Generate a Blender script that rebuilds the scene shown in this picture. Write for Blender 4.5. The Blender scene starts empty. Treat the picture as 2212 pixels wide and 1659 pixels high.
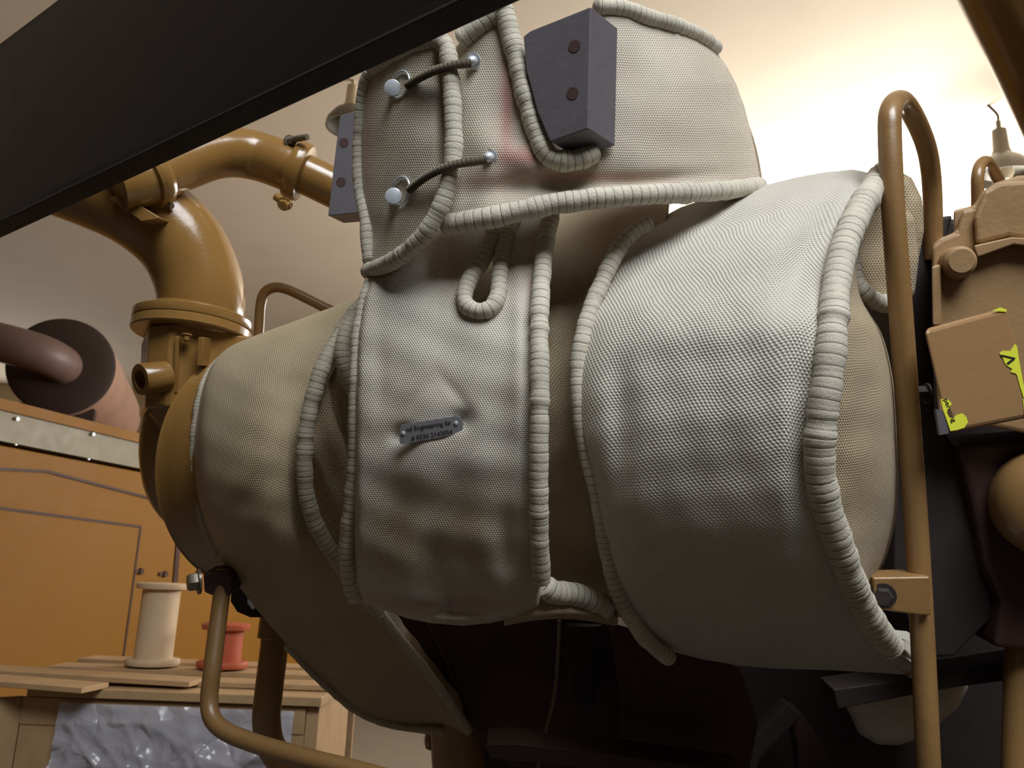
import bpy, math, random
import numpy as np
from mathutils import Vector, Matrix
from mathutils.geometry import delaunay_2d_cdt
random.seed(7)
sc = bpy.context.scene
COL = sc.collection
PI = math.pi

# ------------------------------------------------------------------ camera
F = 1790.0
CAM = np.array([0.0, 0.0, 1.45])
pitch, roll = math.radians(13.4), math.radians(2.2)
fwd = np.array([0, math.cos(pitch), math.sin(pitch)])
U0 = np.array([0, -math.sin(pitch), math.cos(pitch)])
R0 = np.array([1.0, 0, 0])
RT = math.cos(roll) * R0 + math.sin(roll) * U0
UP = math.cos(roll) * U0 - math.sin(roll) * R0
cd = bpy.data.cameras.new('camera')
cd.sensor_width = 36.0
cd.lens = F / 2212 * 36.0
cd.clip_start = 0.02
cam = bpy.data.objects.new('camera', cd)
COL.objects.link(cam)
cam.matrix_world = Matrix(((RT[0], UP[0], -fwd[0], CAM[0]), (RT[1], UP[1], -fwd[1], CAM[1]),
                           (RT[2], UP[2], -fwd[2], CAM[2]), (0, 0, 0, 1)))
cd.dof.use_dof = True
cd.dof.focus_distance = 0.86
cd.dof.aperture_fstop = 14.0
sc.camera = cam

# ------------------------------------------------------------------ colour management, world, daylight
sc.view_settings.view_transform = 'Standard'
sc.view_settings.look = 'None'
sc.view_settings.gamma = 1.0
sc.view_settings.use_curve_mapping = False
sc.view_settings.exposure = 0.0
w = bpy.data.worlds.new('world'); sc.world = w; w.use_nodes = True
w.node_tree.nodes['Background'].inputs[0].default_value = (1.0, 0.84, 0.66, 1)
w.node_tree.nodes['Background'].inputs[1].default_value = 0.04

def area(name, loc, target, sx, sy, power, color, spread=180):
    l = bpy.data.lights.new(name, 'AREA'); l.shape = 'RECTANGLE'; l.size = sx; l.size_y = sy
    l.energy = power; l.color = color; l.spread = math.radians(spread)
    o = bpy.data.objects.new(name, l); COL.objects.link(o); o.location = loc
    o.rotation_euler = (Vector(target) - Vector(loc)).to_track_quat('-Z', 'Y').to_euler()
    return o
# daylight through the doorway behind the photographer and the right-hand windows
area('doorway_daylight', (0.75, -0.9, 3.9), (0.1, 0.9, 1.5), 1.9, 1.5, 33, (0.93, 0.965, 1.0), 85)
area('right_window_daylight', (3.45, 6.2, 3.0), (1.2, 5.6, 4.4), 4.5, 1.4, 390, (1.0, 0.96, 0.90))
area('far_door_daylight', (-8.0, 12.6, 2.2), (-3.5, 2.0, 1.8), 3.0, 2.6, 12, (0.95, 0.97, 1.0))

# ------------------------------------------------------------------ geometry helpers
def P(px, py, d):
    """world point seen at photo pixel (px,py) at distance d along the view axis"""
    px, py, d = np.asarray(px, float), np.asarray(py, float), np.asarray(d, float)
    return (CAM + d[..., None] * (fwd + ((px - 1106) / F)[..., None] * RT - ((py - 829.5) / F)[..., None] * UP))
def ray(px, py):
    return fwd + (px - 1106) / F * RT - (py - 829.5) / F * UP
def onz(px, py, z):
    r = ray(px, py); return CAM + r * (z - CAM[2]) / r[2]
def ony(px, py, y):
    r = ray(px, py); return CAM + r * (y / r[1])

def crom(pts, n):
    """Catmull-Rom through pts (k,dim), n samples evenly spread over the parameter"""
    p = np.asarray(pts, float); k = len(p)
    q = np.vstack([2 * p[0] - p[1], p, 2 * p[-1] - p[-2]])
    t = np.linspace(0, k - 1, n); i = np.minimum(t.astype(int), k - 2); u = (t - i)[:, None]
    a, b, c, d = q[i], q[i + 1], q[i + 2], q[i + 3]
    return 0.5 * ((2 * b) + (c - a) * u + (2 * a - 5 * b + 4 * c - d) * u ** 2 + (3 * b - a - 3 * c + d) * u ** 3)
def resample(p, step=None, n=None):
    p = np.asarray(p, float)
    L = np.concatenate([[0], np.cumsum(np.linalg.norm(np.diff(p, axis=0), axis=1))])
    if n is None: n = max(3, int(L[-1] / step) + 1)
    t = np.linspace(0, L[-1], n)
    return np.stack([np.interp(t, L, p[:, j]) for j in range(p.shape[1])], 1), t

def J(*geos):
    V, Fc, UVs, o = [], [], [], 0
    for g in geos:
        v = np.asarray(g[0], float)
        V.append(v); Fc += [tuple(i + o for i in f) for f in g[1]]
        UVs.append(g[2] if len(g) > 2 and g[2] is not None else np.zeros((len(v), 2)))
        o += len(v)
    return np.vstack(V), Fc, np.vstack(UVs)

def sweep(p, r, seg=16, caps=True, v=None, wob=0.0):
    p = np.asarray(p, float); n = len(p); r = np.broadcast_to(np.asarray(r, float), (n,))
    T = np.gradient(p, axis=0); T /= np.linalg.norm(T, axis=1)[:, None] + 1e-12
    a = np.array([0, 0, 1.0]) if abs(T[0][2]) < 0.9 else np.array([1.0, 0, 0])
    N = np.cross(T[0], a); N /= np.linalg.norm(N)
    Ns = [N]
    for i in range(1, n):
        N = Ns[-1] - T[i] * np.dot(Ns[-1], T[i]); N /= np.linalg.norm(N) + 1e-12; Ns.append(N)
    Ns = np.array(Ns); B = np.cross(T, Ns)
    th = np.linspace(0, 2 * PI, seg, endpoint=False)
    ring = np.cos(th)[None, :, None] * Ns[:, None, :] + np.sin(th)[None, :, None] * B[:, None, :]
    rr = r[:, None, None]
    if wob: 
        rr = rr * (1 + wob * np.random.RandomState(3).randn(n, seg)[:, :, None])
    V = (p[:, None, :] + ring * rr).reshape(-1, 3)
    Fc = []
    for i in range(n - 1):
        for j in range(seg):
            k = (j + 1) % seg
            Fc.append((i * seg + j, i * seg + k, (i + 1) * seg + k, (i + 1) * seg + j))
    if caps:
        Fc.append(tuple(range(seg))[::-1]); Fc.append(tuple((n - 1) * seg + j for j in range(seg)))
    if v is None: v = np.zeros(n)
    uv = np.stack([np.tile(th / (2 * PI), n), np.repeat(v, seg)], 1)
    return V, Fc, uv

def tube(pts, r, seg=18, n=48, smooth=True):
    """round bar through world points"""
    p = crom(pts, n) if smooth else np.asarray(pts, float)
    return sweep(p, r, seg)
def ptube(pix, r, seg=20, n=48):
    a = np.array(pix, float); q = crom(a, n); return sweep(P(q[:, 0], q[:, 1], q[:, 2]), r, seg)

def box(c, ax, ay, az):
    """box from centre and three half-vectors"""
    c, ax, ay, az = [np.asarray(q, float) for q in (c, ax, ay, az)]
    V = [c + i * ax + j * ay + k * az for i in (-1, 1) for j in (-1, 1) for k in (-1, 1)]
    Fc = [(0, 1, 3, 2), (4, 6, 7, 5), (0, 4, 5, 1), (2, 3, 7, 6), (0, 2, 6, 4), (1, 5, 7, 3)]
    return np.array(V), Fc, None
def abox(x0, x1, y0, y1, z0, z1):
    return box(((x0 + x1) / 2, (y0 + y1) / 2, (z0 + z1) / 2), ((x1 - x0) / 2, 0, 0), (0, (y1 - y0) / 2, 0), (0, 0, (z1 - z0) / 2))
def prism(face, ext):
    """solid from a polygon of world points pushed along ext"""
    f = np.asarray(face, float); n = len(f); ext = np.asarray(ext, float)
    V = np.vstack([f, f + ext])
    Fc = [tuple(range(n)), tuple(range(2 * n - 1, n - 1, -1))] + [(i, i + n, (i + 1) % n + n, (i + 1) % n) for i in range(n)]
    return V, Fc, None
def pprism(pix, d, depth, dirv=None):
    a = np.array([q[:2] for q in pix], float)
    dd = np.array([q[2] if len(q) > 2 else d for q in pix], float)
    e = (fwd if dirv is None else np.asarray(dirv, float)) * depth
    return prism(P(a[:, 0], a[:, 1], dd), e)
def frame(axis):
    a = np.asarray(axis, float); a = a / np.linalg.norm(a)
    h = np.array([0, 0, 1.0]) if abs(a[2]) < 0.95 else np.array([1.0, 0, 0])
    u = np.cross(h, a); u /= np.linalg.norm(u); return a, u, np.cross(a, u)
def lathe(o, axis, prof, seg=48, a0=0.0):
    """profile [(along, radius)] turned round axis"""
    a, u, v = frame(axis); o = np.asarray(o, float); n = len(prof)
    th = np.linspace(0, 2 * PI, seg, endpoint=False) + a0
    V = [o + a * h + r * (math.cos(t) * u + math.sin(t) * v) for h, r in prof for t in th]
    Fc = []
    for i in range(n - 1):
        for j in range(seg):
            k = (j + 1) % seg
            Fc.append((i * seg + j, i * seg + k, (i + 1) * seg + k, (i + 1) * seg + j))
    Fc.append(tuple(range(seg))[::-1]); Fc.append(tuple((n - 1) * seg + j for j in range(seg)))
    return np.array(V), Fc, None
def hexbolt(o, axis, r, h):
    a = frame(axis)[0]; o = np.asarray(o, float)
    return J(lathe(o, axis, [(0, r * 1.35), (h * .2, r * 1.35)], 24), lathe(o + a * h * .2, axis, [(0, r), (h * .65, r), (h * .8, r * .85)], 6))

ORG = {}
def mk(name, geo, mat, parent=None, smooth=True, bevel=0, auto=35, label=None):
    V = np.asarray(geo[0], float)
    if parent is None: org = np.array([V[:, 0].mean(), V[:, 1].mean(), V[:, 2].min()])
    else: org = ORG[parent.name]
    me = bpy.data.meshes.new(name)
    me.from_pydata((V - org).tolist(), [], [list(f) for f in geo[1]])
    me.update()
    if len(geo) > 2 and geo[2] is not None:
        uv = me.uv_layers.new(name='UVMap')
        li = np.zeros(len(me.loops), dtype=np.int32); me.loops.foreach_get('vertex_index', li)
        uv.data.foreach_set('uv', np.asarray(geo[2], float)[li].astype(np.float32).ravel())
    me.materials.append(mat)
    o = bpy.data.objects.new(name, me); COL.objects.link(o)
    if parent is None: o.location = org
    else: o.parent = parent
    ORG[o.name] = org
    import bmesh
    bm = bmesh.new(); bm.from_mesh(me); bmesh.ops.recalc_face_normals(bm, faces=bm.faces)
    if smooth:
        for f in bm.faces: f.smooth = True
        ca = math.cos(math.radians(auto))
        for e in bm.edges:
            if len(e.link_faces) == 2 and e.link_faces[0].normal.dot(e.link_faces[1].normal) < ca: e.smooth = False
    bm.to_mesh(me); bm.free()
    if bevel:
        b = o.modifiers.new('bevel', 'BEVEL'); b.width = bevel; b.segments = 3; b.limit_method = 'ANGLE'; b.angle_limit = math.radians(40)
    if label: o['label'] = label
    return o
def tag(o, label, cat, group=None, kind=None):
    if kind: o['kind'] = kind
    if label: o['label'] = label
    if cat: o['category'] = cat
    if group: o['group'] = group
    return o
def thing(name, loc, label, cat, group=None):
    o = bpy.data.objects.new(name, None); COL.objects.link(o); o.empty_display_size = 0.02
    o.location = loc; ORG[o.name] = np.array(loc, float); return tag(o, label, cat, group)
def struct(name, geo, mat, **k):
    o = mk(name, geo, mat, None, **k); o['kind'] = 'structure'; return o

# ------------------------------------------------------------------ cloth surfaces
def wrinkle(px, py, amp, sc_=90.0, seed=1):
    rs = np.random.RandomState(seed); z = 0
    for i in range(7):
        a = rs.rand() * PI; L = sc_ * (0.6 + 1.6 * rs.rand())
        z = z + np.sin((px * math.cos(a) + py * math.sin(a)) * 2 * PI / L + rs.rand() * 6 + 1.2 * np.sin((px * math.sin(a) - py * math.cos(a)) / L + i)) / 7
    return z * amp * 1.6
def bumps(px, py, L):
    z = 0
    for (x, y, sx, sy, a, *rot) in L:
        r = math.radians(rot[0]) if rot else 0
        u = (px - x) * math.cos(r) + (py - y) * math.sin(r); v = -(px - x) * math.sin(r) + (py - y) * math.cos(r)
        z = z + a * np.exp(-(u / sx) ** 2 - (v / sy) ** 2)
    return z
def gridgeo(px, py, d, th):
    """closed padded sheet from arrays of pixel + depth"""
    W = P(px, py, d); m, n, _ = W.shape
    du = np.gradient(W, axis=1); dv = np.gradient(W, axis=0)
    N = np.cross(du, dv); N /= np.linalg.norm(N, axis=2)[:, :, None] + 1e-12
    mid = N[m // 2, n // 2]
    if np.dot(mid, W[m // 2, n // 2] - CAM) < 0: N = -N      # point away from the viewer = inwards
    B = W + N * th
    su = np.concatenate([np.zeros((m, 1)), np.cumsum(np.linalg.norm(np.diff(W, axis=1), axis=2), 1)], 1)
    su -= su[:, n // 2:n // 2 + 1]
    sv = np.concatenate([np.zeros((1, n)), np.cumsum(np.linalg.norm(np.diff(W, axis=0), axis=2), 0)], 0)
    uv = np.stack([su, sv], 2).reshape(-1, 2)
    V = np.vstack([W.reshape(-1, 3), B.reshape(-1, 3)]); Fc = []
    k = m * n
    for i in range(m - 1):
        for j in range(n - 1):
            a = i * n + j
            Fc.append((a, a + 1, a + n + 1, a + n)); Fc.append((a + k, a + n + k, a + n + 1 + k, a + 1 + k))
    loop = [j for j in range(n)] + [i * n + n - 1 for i in range(1, m)] + [(m - 1) * n + j for j in range(n - 2, -1, -1)] + [i * n for i in range(m - 2, 0, -1)]
    for a, b in zip(loop, loop[1:] + loop[:1]): Fc.append((a, b, b + k, a + k))
    return V, Fc, np.vstack([uv, uv])
def net(rows, nu=60, nv=90, th=0.02, bl=(), wr=0.0012, seed=1, wsc=110):
    R = np.array(rows, float); m, n, _ = R.shape
    A = np.stack([crom(R[i], nu) for i in range(m)], 0)
    Bq = np.stack([crom(A[:, j], nv) for j in range(nu)], 1)
    px, py, d = Bq[..., 0], Bq[..., 1], Bq[..., 2]
    d = d + wrinkle(px, py, wr, wsc, seed) + bumps(px, py, bl)
    return gridgeo(px, py, d, th)
def ipl(pts, y):
    a = np.array(sorted(pts)); q = crom(a, len(a) * 8); o = np.argsort(q[:, 0]); return np.interp(y, q[o, 0], q[o, 1])
def barrel(Lp, Rp, T, B, dep, th0=115, th1=-115, nu=70, nv=110, th=0.02, bl=(), wr=0.001, seed=2, edge=0.012, ep=6, wsc=130):
    s = np.linspace(0, 1, nu)[None, :]; t = np.radians(np.linspace(th0, th1, nv))[:, None]
    Tq = np.interp(s, np.linspace(0, 1, len(T)), T); Bq = np.interp(s, np.linspace(0, 1, len(B)), B)
    m, h = (Tq + Bq) / 2, (Bq - Tq) / 2
    py = m - h * np.sin(t)
    l = ipl(Lp, py); r = ipl(Rp, py); px = l + (r - l) * s
    dc, Rd = dep(px, py)
    d = dc - Rd * np.cos(t) + edge * np.abs(2 * s - 1) ** ep + wrinkle(px, py, wr, wsc, seed) + bumps(px, py, bl)
    return gridgeo(px, py, d, th)

def inside(px, py, poly):
    x, y = poly[:, 0], poly[:, 1]; x2, y2 = np.roll(x, -1), np.roll(y, -1); c = np.zeros(px.shape, bool)
    for a, b, e, f in zip(x, y, x2, y2):
        if b == f: continue
        c ^= ((b > py) != (f > py)) & (px < (e - a) * (py - b) / (f - b) + a)
    return c
def edist(px, py, poly):
    x, y = poly[:, 0], poly[:, 1]; D = np.full(px.shape, 1e9)
    for a, b, e, f in zip(x, y, np.roll(x, -1), np.roll(y, -1)):
        l2 = (e - a) ** 2 + (f - b) ** 2 + 1e-9
        t = np.clip(((px - a) * (e - a) + (py - b) * (f - b)) / l2, 0, 1)
        D = np.minimum(D, np.hypot(px - a - t * (e - a), py - b - t * (f - b)))
    return D
def sheet(outline, dfun, th=0.02, step=9, rnd=20, rdep=0.010, bl=(), wr=0.001, seed=1, wsc=110, smooth_outline=False, rot=0):
    """padded sheet with a free outline; the rim rolls back by rdep"""
    o = np.array(outline, float); o = np.vstack([o, o[:1]])
    o, _ = resample(o, step); o = o[:-1]
    x0, y0 = o.min(0); x1, y1 = o.max(0)
    gx, gy = np.meshgrid(np.arange(x0, x1, step), np.arange(y0, y1, step * .87))
    gx = gx + (np.arange(gx.shape[0]) % 2)[:, None] * step / 2
    gx, gy = gx.ravel(), gy.ravel()
    ok = inside(gx, gy, o); gx, gy = gx[ok], gy[ok]
    ok = edist(gx, gy, o) > step * .55; gx, gy = gx[ok], gy[ok]
    n = len(o)
    pts = [Vector((float(a), float(b))) for a, b in np.vstack([o, np.stack([gx, gy], 1)])]
    vs, es, fs, *_ = delaunay_2d_cdt(pts, [(i, (i + 1) % n) for i in range(n)], [list(range(n))], 1, 1e-4)
    v = np.array([(q.x, q.y) for q in vs]); px, py = v[:, 0], v[:, 1]
    e = np.clip(edist(px, py, o) / rnd, 0, 1)
    d = dfun(px, py) + rdep * (1 - np.sqrt(1 - (1 - e) ** 2)) + wrinkle(px, py, wr, wsc, seed) * np.minimum(1, e + .3) + bumps(px, py, bl)
    Wf = P(px, py, d)
    Fc = [tuple(f) for f in fs]; nv = len(v)
    tri = np.array([f[:3] for f in Fc]); fn = np.cross(Wf[tri[:, 1]] - Wf[tri[:, 0]], Wf[tri[:, 2]] - Wf[tri[:, 0]])
    vn = np.zeros_like(Wf)
    for k in range(3): np.add.at(vn, tri[:, k], fn)
    vn /= np.linalg.norm(vn, axis=1)[:, None] + 1e-12
    sg = np.sign((vn * (Wf - CAM)).sum(1)); vn *= sg[:, None]
    vn = 0.5 * vn + 0.5 * fwd
    Wb = Wf + vn * th
    ed = {}
    for f in Fc:
        for a, b in zip(f, f[1:] + f[:1]): ed[(min(a, b), max(a, b))] = ed.get((min(a, b), max(a, b)), 0) + 1
    F2 = Fc + [tuple(i + nv for i in f[::-1]) for f in Fc] + [(a, b, b + nv, a + nv) for (a, b), c in ed.items() if c == 1]
    c_, s_ = math.cos(math.radians(rot)), math.sin(math.radians(rot))
    q = np.stack([(px * c_ + py * s_) * .85 / F, (-px * s_ + py * c_) * .85 / F], 1)
    return np.vstack([Wf, Wb]), F2, np.vstack([q, q])

def rope(pix, r, pitch=0.0085, seed=1, dfun=None, off=0.0, seg=12, squash=0.07):
    """stitched piping: a padded cord pinched by a wire thread at every stitch"""
    a = np.array(pix, float)
    if dfun is not None:
        q = crom(a[:, :2], 120); dd = dfun(q[:, 0], q[:, 1]) + off; W = P(q[:, 0], q[:, 1], dd)
    else:
        q = crom(a, 120); W = P(q[:, 0], q[:, 1], q[:, 2])
    p, t = resample(W, pitch / 8)
    rs = np.random.RandomState(seed)
    k = t / pitch + 0.35 * np.sin(t / pitch * .37 + seed)
    ph = np.abs(np.sin(PI * k))
    cell = np.floor(k).astype(int); jit = 1 + 0.045 * rs.randn(cell.max() - cell.min() + 2)[cell - cell.min()]
    jit = np.convolve(np.pad(jit, 4, 'edge'), np.ones(9) / 9, 'valid')
    rr = r * jit * (1 - squash + squash * np.minimum(1, ph * 3.2) ** .6)
    T = len(rr); tt = np.arange(T); rr[:5] *= np.linspace(.45, 1, 5); rr[-5:] *= np.linspace(1, .45, 5)
    p = p + 0.0002 * np.stack([np.sin(t * 190 + seed), np.sin(t * 130 + 2 * seed), np.cos(t * 160)], 1)
    return sweep(p, rr, seg, True, k, wob=0.005)

# ------------------------------------------------------------------ materials
def newmat(name):
    m = bpy.data.materials.new(name); m.use_nodes = True; nt = m.node_tree
    return m, nt, nt.nodes['Principled BSDF']
def lin(c):
    return tuple((x / 255 / 12.92 if x / 255 <= .04045 else ((x / 255 + .055) / 1.055) ** 2.4) for x in c) + (1,)
def N(nt, t, **k):
    n = nt.nodes.new(t)
    for a, b in k.items():
        if hasattr(n, a): setattr(n, a, b)
        else: n.inputs[a].default_value = b
    return n
def link(nt, a, b): nt.links.new(a, b)
def mixc(nt, fac, a, b, mode='MIX'):
    m = N(nt, 'ShaderNodeMix', data_type='RGBA', blend_type=mode)
    if isinstance(fac, (int, float)): m.inputs[0].default_value = fac
    else: link(nt, fac, m.inputs[0])
    for s, q in ((6, a), (7, b)):
        if isinstance(q, tuple): m.inputs[s].default_value = q
        else: link(nt, q, m.inputs[s])
    return m.outputs[2]
def math_(nt, op, a, b=None, c=None):
    m = N(nt, 'ShaderNodeMath', operation=op)
    for i, q in enumerate((a, b, c)):
        if q is None: continue
        if isinstance(q, (int, float)): m.inputs[i].default_value = q
        else: link(nt, q, m.inputs[i])
    return m.outputs[0]
def noise(nt, scale, detail=4, rough=.6, coord=None):
    n = N(nt, 'ShaderNodeTexNoise'); n.inputs['Scale'].default_value = scale; n.inputs['Detail'].default_value = detail; n.inputs['Roughness'].default_value = rough
    if coord is None:
        c = N(nt, 'ShaderNodeTexCoord').outputs['Object']
    else: c = coord
    link(nt, c, n.inputs['Vector']); return n.outputs['Fac']
def ramp(nt, fac, p0, p1, c0=(0, 0, 0, 1), c1=(1, 1, 1, 1)):
    r = N(nt, 'ShaderNodeValToRGB'); r.color_ramp.elements[0].position = p0; r.color_ramp.elements[1].position = p1
    r.color_ramp.elements[0].color = c0; r.color_ramp.elements[1].color = c1
    link(nt, fac, r.inputs[0]); return r.outputs[0]
def bump(nt, b, h, dist, strength=1.0):
    n = N(nt, 'ShaderNodeBump'); n.inputs['Distance'].default_value = dist; n.inputs['Strength'].default_value = strength
    link(nt, h, n.inputs['Height']); link(nt, n.outputs[0], b.inputs['Normal']); return n

def paint(name, col, rough=.4, dirt=.25, dcol=(60, 45, 30), scale=14, coat=0.0, metal=0.0, bmp=0.0006, spec=.5):
    m, nt, b = newmat(name)
    f = ramp(nt, noise(nt, scale, 6, .65), .48, .78)
    base = mixc(nt, math_(nt, 'MULTIPLY', f, dirt), lin(col), lin(dcol))
    link(nt, base, b.inputs['Base Color'])
    b.inputs['Metallic'].default_value = metal; b.inputs['Specular IOR Level'].default_value = spec
    rr = math_(nt, 'MULTIPLY_ADD', noise(nt, scale * 2.3, 4), .25, rough - .12); link(nt, rr, b.inputs['Roughness'])
    b.inputs['Coat Weight'].default_value = coat; b.inputs['Coat Roughness'].default_value = .12
    if bmp: bump(nt, b, noise(nt, scale * 9, 5), bmp, .5)
    return m
def cloth(name, col, pu=.0038, pv=.0062, h=.0006, stain=None, stain_amt=.0, stain_scale=9, rot=0, seed=0.0, pit_shade=(150, 143, 128), spots=()):
    m, nt, b = newmat(name)
    uv = N(nt, 'ShaderNodeUVMap').outputs[0]
    # gently wavering threads
    nn = N(nt, 'ShaderNodeTexNoise'); nn.inputs['Scale'].default_value = 22; link(nt, uv, nn.inputs['Vector'])
    off = N(nt, 'ShaderNodeVectorMath', operation='SCALE'); link(nt, nn.outputs['Color'], off.inputs[0]); off.inputs['Scale'].default_value = .006
    add = N(nt, 'ShaderNodeVectorMath', operation='ADD'); link(nt, uv, add.inputs[0]); link(nt, off.outputs[0], add.inputs[1])
    mp = N(nt, 'ShaderNodeMapping'); link(nt, add.outputs[0], mp.inputs[0]); mp.inputs['Rotation'].default_value = (0, 0, math.radians(rot))
    s = N(nt, 'ShaderNodeSeparateXYZ'); link(nt, mp.outputs[0], s.inputs[0])
    su = math_(nt, 'SINE', math_(nt, 'MULTIPLY', s.outputs[0], 2 * PI / pu)); sv = math_(nt, 'SINE', math_(nt, 'MULTIPLY', s.outputs[1], 2 * PI / pv))
    wv = math_(nt, 'MULTIPLY_ADD', math_(nt, 'MULTIPLY', su, sv), .5, .5)
    rows = math_(nt, 'MULTIPLY', math_(nt, 'ABSOLUTE', sv), .35)
    fuzz = noise(nt, 900, 3, .7, uv)
    hgt = math_(nt, 'ADD', math_(nt, 'ADD', wv, rows), math_(nt, 'MULTIPLY', fuzz, .45))
    bump(nt, b, hgt, h, 1.0)
    big = noise(nt, 6, 5, .6)
    c = mixc(nt, ramp(nt, big, .35, .7), lin(col), lin(tuple(x * .93 for x in col)))
    c = mixc(nt, math_(nt, 'MULTIPLY', ramp(nt, math_(nt, 'SUBTRACT', 1.0, wv), .55, 1.0), .22), c, lin(pit_shade))  # shade of the weave pits put into the colour
    if stain:
        sf = ramp(nt, noise(nt, stain_scale, 6, .6), .48, .72)
        c = mixc(nt, math_(nt, 'MULTIPLY', sf, stain_amt), c, lin(stain))
    for (x, y, rx, ry, ca, am) in spots:
        sp = N(nt, 'ShaderNodeSeparateXYZ'); link(nt, add.outputs[0], sp.inputs[0])
        k = .85 / F
        dx = math_(nt, 'MULTIPLY_ADD', sp.outputs[0], 1 / (rx * k), -x / rx); dy = math_(nt, 'MULTIPLY_ADD', sp.outputs[1], 1 / (ry * k), -y / ry)
        g = math_(nt, 'EXPONENT', math_(nt, 'MULTIPLY', math_(nt, 'ADD', math_(nt, 'MULTIPLY', dx, dx), math_(nt, 'MULTIPLY', dy, dy)), -1.0))
        f_ = math_(nt, 'MULTIPLY', g, math_(nt, 'MULTIPLY_ADD', noise(nt, 30, 5, .6), 1.0, .25))
        c = mixc(nt, math_(nt, 'MULTIPLY', f_, am), c, lin(ca))
    link(nt, c, b.inputs['Base Color']); b.inputs['Roughness'].default_value = .5
    b.inputs['Specular IOR Level'].default_value = .6
    b.inputs['Sheen Weight'].default_value = .12; b.inputs['Sheen Roughness'].default_value = .4
    return m
def cord(name, col, wire=(70, 68, 62)):
    m, nt, b = newmat(name)
    uv = N(nt, 'ShaderNodeUVMap').outputs[0]; s = N(nt, 'ShaderNodeSeparateXYZ'); link(nt, uv, s.inputs[0])
    ph = math_(nt, 'ABSOLUTE', math_(nt, 'SINE', math_(nt, 'MULTIPLY', s.outputs[1], PI)))
    line = math_(nt, 'LESS_THAN', ph, .15)
    gate = ramp(nt, noise(nt, 45, 2), .30, .45)
    f = math_(nt, 'MULTIPLY', line, math_(nt, 'MULTIPLY', gate, .75))
    c = mixc(nt, ramp(nt, noise(nt, 12, 4), .4, .7), lin(col), lin(tuple(x * .9 for x in col)))
    c = mixc(nt, f, c, lin(wire)); link(nt, c, b.inputs['Base Color'])
    b.inputs['Roughness'].default_value = .7
    link(nt, math_(nt, 'MULTIPLY', f, .6), b.inputs['Metallic'])
    bump(nt, b, noise(nt, 420, 4, .75), .0011, .9)
    b.inputs['Sheen Weight'].default_value = .12
    return m
TAN = (142, 106, 56)
M = {}
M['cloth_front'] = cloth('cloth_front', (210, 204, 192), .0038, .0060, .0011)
M['cloth_strap'] = cloth('cloth_strap', (212, 205, 192), .0027, .0042, .0008, stain=(168, 150, 116), stain_amt=.3, rot=-4, spots=[(860, 1150, 90, 70, (150, 126, 78), .9), (1020, 1130, 90, 60, (158, 134, 88), .8), (960, 1205, 180, 40, (150, 130, 90), .7), (1160, 600, 14, 90, (186, 150, 140), .8), (960, 1310, 170, 16, (176, 150, 146), .9), (985, 570, 16, 60, (186, 150, 138), .6)])
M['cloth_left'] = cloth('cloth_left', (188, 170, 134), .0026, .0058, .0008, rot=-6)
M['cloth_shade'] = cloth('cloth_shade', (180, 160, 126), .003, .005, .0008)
M['cloth_collar'] = cloth('cloth_collar', (198, 188, 168), .0024, .0050, .0007, stain=(180, 160, 136), stain_amt=.3, stain_scale=7, spots=[(1100, 240, 14, 110, (190, 112, 104), .9), (1140, 345, 50, 22, (186, 96, 88), .9), (1260, 388, 170, 14, (170, 118, 98), .9), (960, 300, 10, 130, (160, 130, 100), .9), (1050, 400, 80, 14, (178, 138, 124), .6), (800, 350, 10, 180, (190, 150, 156), .7)])
M['cord'] = cord('cord', (206, 198, 180))
M['cord_left'] = cord('cord_left', (192, 182, 160))
M['paint'] = paint('machine_yellow_paint', TAN, .22, .18, (90, 62, 30), coat=.35)
M['paint_dull'] = paint('machine_yellow_paint_dull', (140, 107, 66), .36, .3, (88, 62, 38), coat=.2)
M['casting'] = paint('painted_casting', (160, 128, 90), .42, .35, (104, 78, 54), bmp=.0012)
M['dark'] = paint('black_painted_steel', (9, 11, 19), .24, .2, (24, 22, 22), scale=8, coat=.15, bmp=.0004, spec=.35)
M['grey_steel'] = paint('grey_primer_steel', (102, 98, 103), .36, .35, (74, 58, 52), metal=.0)
M['rust'] = paint('brown_oxide_steel', (62, 40, 36), .55, .35, (34, 24, 22))
M['soot'] = paint('soot_dark_iron', (44, 35, 32), .7, .4, (18, 15, 15))
M['maroon'] = paint('dark_red_brown_iron', (66, 40, 35), .65, .4, (26, 20, 19))
M['orange'] = paint('orange_enclosure_paint', (138, 94, 26), .6, .12, (108, 66, 24), scale=2, bmp=0, spec=.3)
M['orange_line'] = paint('dark_seam', (66, 36, 18), .6, .1, bmp=0)
M['roof_grey'] = paint('dusty_grey_metal', (132, 124, 100), .5, .3, (92, 84, 66), scale=6, bmp=0)
M['muffler'] = paint('dusty_pink_aluminium', (176, 142, 124), .45, .25, (120, 92, 80), scale=4, metal=.1, bmp=0)
M['muffler_dark'] = paint('brown_end_plate', (72, 58, 54), .55, .3, (48, 40, 38), scale=5, bmp=0)
M['zinc'] = paint('zinc_plated_steel', (214, 220, 226), .3, .15, (150, 152, 154), metal=.3, bmp=0, scale=60)
M['spring'] = paint('dull_spring_steel', (120, 112, 98), .35, .3, (74, 66, 56), metal=.4, bmp=0, scale=60)
M['wood'] = paint('pale_pine', (178, 146, 106), .7, .4, (128, 96, 62), scale=10)
M['wood_red'] = paint('reddish_plywood', (140, 92, 70), .7, .3, (108, 66, 48), scale=8)
M['spool_white'] = paint('cream_spool', (206, 182, 150), .6, .3, (170, 120, 60), scale=9)
M['spool_red'] = paint('red_spool', (176, 84, 52), .6, .3, (150, 60, 36), scale=9)
M['yellow_mach'] = paint('bright_yellow_paint', (216, 160, 56), .45, .1, bmp=0)
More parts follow.
